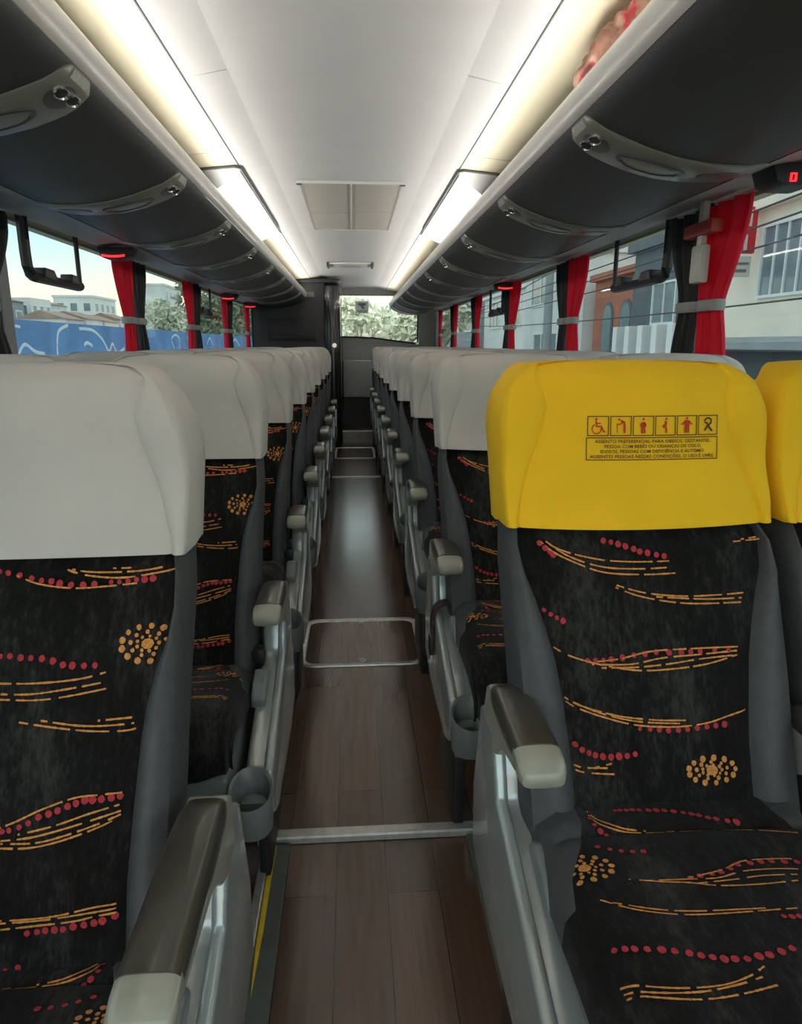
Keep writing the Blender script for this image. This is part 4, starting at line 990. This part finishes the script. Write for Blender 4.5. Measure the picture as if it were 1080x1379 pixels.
# right side of the street
h = building('house', 'cream house with white framed window and red sign on its corner', 7.5, 15, 6.0, 14.25, 3.9, 'cream_wall', [(11.35, 12.8, 2.05, 3.22, 4), (7.6, 9.2, 2.05, 3.22, 4)], 1, par=.35)
bm = bmesh.new(); prism(bm, [(-.15, 2.72), (-1.05, 2.62), (-1.05, 2.5), (-.15, 2.45)], -4.1, 4.1, 'Y'); bmesh.ops.translate(bm, verts=bm.verts, vec=(-3.6, 0, 0))
finish('shop_awning', bm, M['grey_wall'], h, 'grey concrete canopy', smooth=0)
bm = bmesh.new(); box(bm, -3.82, -3.75, -4.1, 4.1, 0, 2.45); finish('shop_front', bm, M['dark_wall'], h, 'dark slate lower storey', smooth=0)
t = thing('shop_sign', 'tall red vertical sign with white lettering beside the nearest right curtain', 'sign', (7.06, 13.02, 2.75))
bm = bmesh.new(); box(bm, -.34, .34, -.05, .05, .06, .86, .01); finish('sign_board', bm, M['sign_red'], t, smooth=0)
bm = bmesh.new()
box(bm, .17, .23, -.062, -.05, .52, .80); box(bm, .12, .18, -.062, -.05, .10, .38); box(bm, -.12, .14, -.062, -.05, .42, .50); box(bm, -.14, -.06, -.062, -.05, .26, .50)
prism(bm, [(-.2, .30), (-.02, .30), (-.13, .20)], -.062, -.05, 'Y')
finish('sign_lettering', bm, M['sign_white'], t, 'white letter strokes', smooth=0)
t = thing('small_sign', 'small pale sign with two dark lines below the red sign', 'sign', (7.06, 13.02, 2.40))
bm = bmesh.new(); box(bm, -.36, .30, -.04, .04, .0, .36, .008); finish('sign_board', bm, M['sign_white'], t, smooth=0)
bm = bmesh.new(); box(bm, -.28, .22, -.05, -.04, .08, .13); box(bm, -.30, .26, -.05, -.04, .21, .25); finish('sign_lettering', bm, M['grey_plastic'], t, smooth=0)
building('house', 'dark slate house with flat roof seen between hopper window and nearest right curtain', 7.5, 15, 14.6, 18.8, 3.75, 'dark_wall', [(16.2, 17.4, 1.7, 2.6, 2)], 1, par=.25)
for k in range(5):
    bm = bmesh.new(); box(bm, 6.8, 7.05, 14.75+k*.8, 15.03+k*.8, -1.4, 1.62, .02)
    tag(finish('fence_post', bm, M['white_wall'], smooth=0), 'pale concrete fence post in front of the dark slate house, %s from the near end' % ORD[k], 'fence post', 'fence posts')
ar = building('house', 'terracotta house with two arched windows beyond the hopper window', 8.4, 15, 20.4, 24.4, 3.45, 'brick', (), 1, par=.2)
for k, yc in enumerate((18.75, 20.3)):
    for nm, m, grow, d in (('arch_frame', 'win_frame', .10, .03), ('arch_pane', 'win_dark', 0, .05)):
        bm = bmesh.new(); r = .38+grow; P = [(yc-19.7-r, 2.0-grow), (yc-19.7+r, 2.0-grow)]+[(yc-19.7+r*math.cos(PI*i/12), 3.45+r*math.sin(PI*i/12)) for i in range(13)]
        prism(bm, P, -3.3-d, -3.3, 'X'); finish(nm, bm, M['dark_wall' if nm == 'arch_frame' else m], ar, 'arched window' if nm == 'arch_pane' else None, smooth=0)
bm = bmesh.new(); box(bm, -3.42, -3.3, -1.95, 1.95, 0, 1.75); finish('garage_front', bm, M['white_wall'], ar, 'white lower wall', smooth=0)
t = thing('street_pole', 'grey concrete street pole beside the terracotta house', 'pole', (7.0, 25.2, -1.4))
bm = bmesh.new(); tube(bm, [(0, 0, 0), (0, 0, 7)], [.19, .13], 12); finish('pole_shaft', bm, M['grey_wall'], t)
bm = bmesh.new(); box(bm, -.9, .9, -.05, .05, 5.9, 6.0); finish('cross_arm', bm, M['bark'], t, smooth=0)
b = building('house', 'pale house with dark shutter behind the second right curtain', 8.2, 16, 25.0, 33.5, 4.6, 'pale_wall', [(25.8, 28.0, 3.0, 4.0, 3), (29.2, 32.2, 2.9, 4.1, 2), (28.0, 31.5, -.6, 1.6, 3)], 1, par=.3)
building('house', 'white house far along the right of the street', 8.6, 16, 34, 46, 4.2, 'white_wall', [(36, 39, 2.2, 3.6, 3), (41, 44, 2.2, 3.6, 3)], 1, par=.3)
building('house', 'grey block farthest along the right of the street', 8.6, 18, 48, 70, 6.5, 'grey_wall', [(50, 54, 2.2, 4, 4), (57, 62, 2.2, 4, 4)], 1, par=.3)
t = thing('car', 'dark car parked at the kerb beyond the terracotta house', 'car', (5.6, 31, -1.4)) if 0 else None
for k, (z0, z1, x) in enumerate(((3.4, 3.0, 6.3), (3.15, 2.72, 6.3), (2.85, 2.5, 6.4), (1.9, 2.2, 6.6), (4.3, 2.6, 6.2))):
    bm = bmesh.new(); n = 24
    tube(bm, [(x+.1*math.sin(i*.4), 6+34*i/n, z0+(z1-z0)*i/n-.5*(1-(2*i/n-1)**2)*.4) for i in range(n+1)], .016, 5)
    tag(finish('power_line', bm, M['cable']), ['highest straight black cable', 'second black cable below the highest', 'middle black cable', 'lowest black cable', 'steep black cable slanting down'][k]+' across the right hand houses', 'cable', 'power lines')
# left side: blue wall, hillside town, trees
bm = bmesh.new(); box(bm, -6.25, -6.0, 2, 75, -1.4, 1.62)
w = tag(finish('boundary_wall', bm, M['blue_wall'], smooth=0), 'long blue wall with white graffiti outside the left windows', 'wall')
def graf(pts, r=.035):
    bm = bmesh.new(); P = smooth_path([(-5.985, y, z) for y, z in pts], 6); tube(bm, P, r, 4)
    for v in bm.verts: v.co.x = -5.997+(v.co.x+5.985)*.2
    finish('graffiti_stroke', bm, M['white_paint'], w, 'white painted squiggle')
graf([(14.9, .95), (14.95, 1.2), (15.1, 1.45), (15.6, 1.58)]); graf([(16.2, 1.52), (17.0, 1.50), (17.6, 1.30), (18.0, 1.02), (18.3, 1.20), (18.6, .98), (19.2, 1.08)])
graf([(13.2, 1.0), (13.5, 1.18), (13.9, 1.05), (14.3, 1.0)]); graf([(12.4, 1.45), (12.8, 1.52), (13.4, 1.49)], .025); graf([(16.4, 1.16), (16.6, 1.22), (16.9, 1.15)], .04)
graf([(24.5, 1.05), (24.2, 1.35), (24.8, 1.5), (25.3, 1.35), (25.2, 1.0)]); graf([(26.5, 1.45), (26.9, 1.2), (27.3, 1.45)]); graf([(30, 1.2), (30.6, 1.45), (31.3, 1.15)]); graf([(36, 1.0), (37, 1.45), (38.5, 1.1)], .05)
graf([(20.8, 1.0), (21.2, 1.4), (21.5, 1.05)])
def W(ya, yb, za, zb, n, m): return [(ya+(yb-ya)*(i+.25)/n, ya+(yb-ya)*(i+.75)/n, za+(zb-za)*(j+.25)/m, za+(zb-za)*(j+.75)/m, 1) for i in range(n) for j in range(m)]
def WF(xa, xb, za, zb, n, m): return [(xa+(xb-xa)*(i+.25)/n, xa+(xb-xa)*(i+.75)/n, za+(zb-za)*(j+.25)/m, za+(zb-za)*(j+.75)/m, 1, 'f') for i in range(n) for j in range(m)]
g = 'distant town buildings'
building('town_building', 'pale block of flats left of centre under the hopper window on the left', -46, -40, 93, 99, 6.9, 'white_wall', W(93, 99, 2, 6.5, 3, 2)+WF(-46, -40, 2, 6.5, 3, 2), -1, group=g)
building('town_building', 'pale block of flats beside a stepped roof in the left window', -47, -41, 100, 107, 6.5, 'pale_wall', W(100, 107, 2, 6.2, 4, 2)+WF(-47, -41, 2, 6.2, 3, 2), -1, 'roof_tile', .8, group=g)
building('town_building', 'white four storey building left of the nearest red curtain on the left', -46, -40, 115, 125.5, 8.6, 'white_wall', W(115, 125, 1, 8, 4, 3)+WF(-46, -40, 1, 8, 3, 3), -1, par=.3, group=g)
building('town_building', 'grey house at the left edge of the photo beyond the blue wall', -47, -40, 85, 91, 6.2, 'grey_wall', W(85, 91, 2, 5.5, 2, 2), -1, 'roof_tile', 1.0, group=g)
for k, (y, x, hgt) in enumerate(((80, -31, 3.9), (86.2, -31, 4.1), (92.4, -31, 4.0), (98.6, -31, 4.4), (104.8, -31, 4.2))):
    building('low_house', 'low house with weathered tile roof just above the blue wall, %s from the left' % ORD[k], x-5, x, y, y+5.4, hgt, ('pale_wall', 'white_wall', 'cream_wall')[k % 3], W(y, y+5.4, 1.8, 3.6, 2, 1), -1, 'roof_tile', .9, group='low houses on the hillside')
building('town_building', 'tall pinkish tower block behind the trees left of the second red curtain', -44, -38, 150, 164, 13.2, 'pale_wall', W(150, 164, 1, 12.5, 4, 4), -1, par=.4, group=g)
building('town_building', 'pink building low beside the second red curtain on the left', -22, -16, 80, 90, 5.2, 'pink_wall', W(80, 90, 1.5, 4.5, 3, 1), -1, par=.2, group=g)
def tree(lab, x, y, h, r, m, n=1500, seed=1, cat='tree', lf=.16):
    rnd = random.Random(seed); t = thing('tree', lab, cat, (x, y, -1.4), 'trees outside')
    bm = bmesh.new(); H = h+1.4
    tube(bm, [(0, 0, 0), (.05, .02, H*.4), (-.05, .05, H*.75)], [.16, .12, .05], 8)
    for a in range(5):
        b = 2*PI*a/5; tube(bm, [(0, 0, H*.4), (.5*r*math.cos(b), .5*r*math.sin(b), H*.68)], [.07, .03], 6)
    finish('trunk', bm, M['bark'], t)
    bm = bmesh.new()
    lobes = [(rnd.uniform(-.6, .6)*r, rnd.uniform(-.6, .6)*r, H*.62+rnd.uniform(-.25, .28)*H, r*rnd.uniform(.35, .6)) for _ in range(9)]
    for _ in range(n):
        lx, ly, lz, lr = rnd.choice(lobes); d = Vector((rnd.gauss(0, 1), rnd.gauss(0, 1), rnd.gauss(0, 1))).normalized()*lr*rnd.uniform(.6, 1)
        c = Vector((lx, ly, lz))+d
        if c.z > H: c.z = H-rnd.uniform(0, .3)
        u = Vector((rnd.gauss(0, 1), rnd.gauss(0, 1), rnd.gauss(0, 1))).normalized(); v = u.orthogonal().normalized(); s = lf*rnd.uniform(.6, 1.4)
        bm.faces.new([bm.verts.new(c+p) for p in (u*s, v*s*.5, -u*s, -v*s*.5)])
    finish('foliage', bm, M[m], t, smooth=0, recalc=False)
    return t
tree('pale green tree behind the blue wall right of the nearest left curtain', -11.9, 46, 4.3, 2.0, 'leaf_pale', 2200, 2, lf=.2)
tree('green bushy tree beyond the second left curtain', -11.5, 62, 6.0, 3.4, 'leaf', 2600, 5, lf=.26)
tree('dark green tree beyond the third left curtain', -10.5, 80, 7.5, 4.2, 'leaf', 2600, 8, lf=.3)
tree('small tree at the left edge of the photo above the blue wall', -30, 61.5, 5.0, 1.3, 'leaf_pale', 900, 9, lf=.22)
tree('broad pale tree outside the rear window on its left', .2, 40, 3.6, 2.6, 'leaf_pale', 2600, 11, lf=.26)
tree('pale tree outside the rear window on its right', 3.9, 46, 4.6, 2.4, 'leaf_pale', 2600, 12, lf=.26)
tree('tree behind the rear window low at its far right', 3.4, 30, 3.0, 1.8, 'leaf_pale', 2000, 14, lf=.22)

# ------------------------------------------------------------------ sky and render settings
wd = bpy.data.worlds.new('sky'); SC.world = wd; wd.use_nodes = True; t = wd.node_tree
bg = t.nodes['Background']; tc = t.nodes.new('ShaderNodeTexCoord'); sx = t.nodes.new('ShaderNodeSeparateXYZ')
t.links.new(tc.outputs['Generated'], sx.inputs[0])
r = t.nodes.new('ShaderNodeValToRGB'); e = r.color_ramp.elements
e[0].position = 0; e[0].color = (.45, .44, .43, 1); e[1].position = 1; e[1].color = (.62, .66, .70, 1)
for p, c in ((.055, (.88, .80, .57)), (.095, (.70, .75, .65)), (.14, (.48, .66, .67)), (.45, (.66, .76, .79))):
    x = e.new(p); x.color = c+(1,)
n = t.nodes.new('ShaderNodeTexNoise'); n.inputs['Scale'].default_value = 4; n.inputs['Detail'].default_value = 4
t.links.new(tc.outputs['Generated'], n.inputs['Vector'])
ma = t.nodes.new('ShaderNodeMath'); ma.operation = 'MULTIPLY_ADD'; ma.inputs[1].default_value = .06; ma.inputs[2].default_value = -.03
t.links.new(n.outputs['Fac'], ma.inputs[0]); ad = t.nodes.new('ShaderNodeMath'); ad.operation = 'ADD'
t.links.new(sx.outputs['Z'], ad.inputs[0]); t.links.new(ma.outputs[0], ad.inputs[1]); t.links.new(ad.outputs[0], r.inputs['Fac'])
t.links.new(r.outputs['Color'], bg.inputs['Color']); bg.inputs['Strength'].default_value = 3.0
vs = SC.view_settings; vs.view_transform = 'Standard'; vs.look = 'None'; vs.gamma = 1; vs.use_curve_mapping = False; vs.exposure = .14
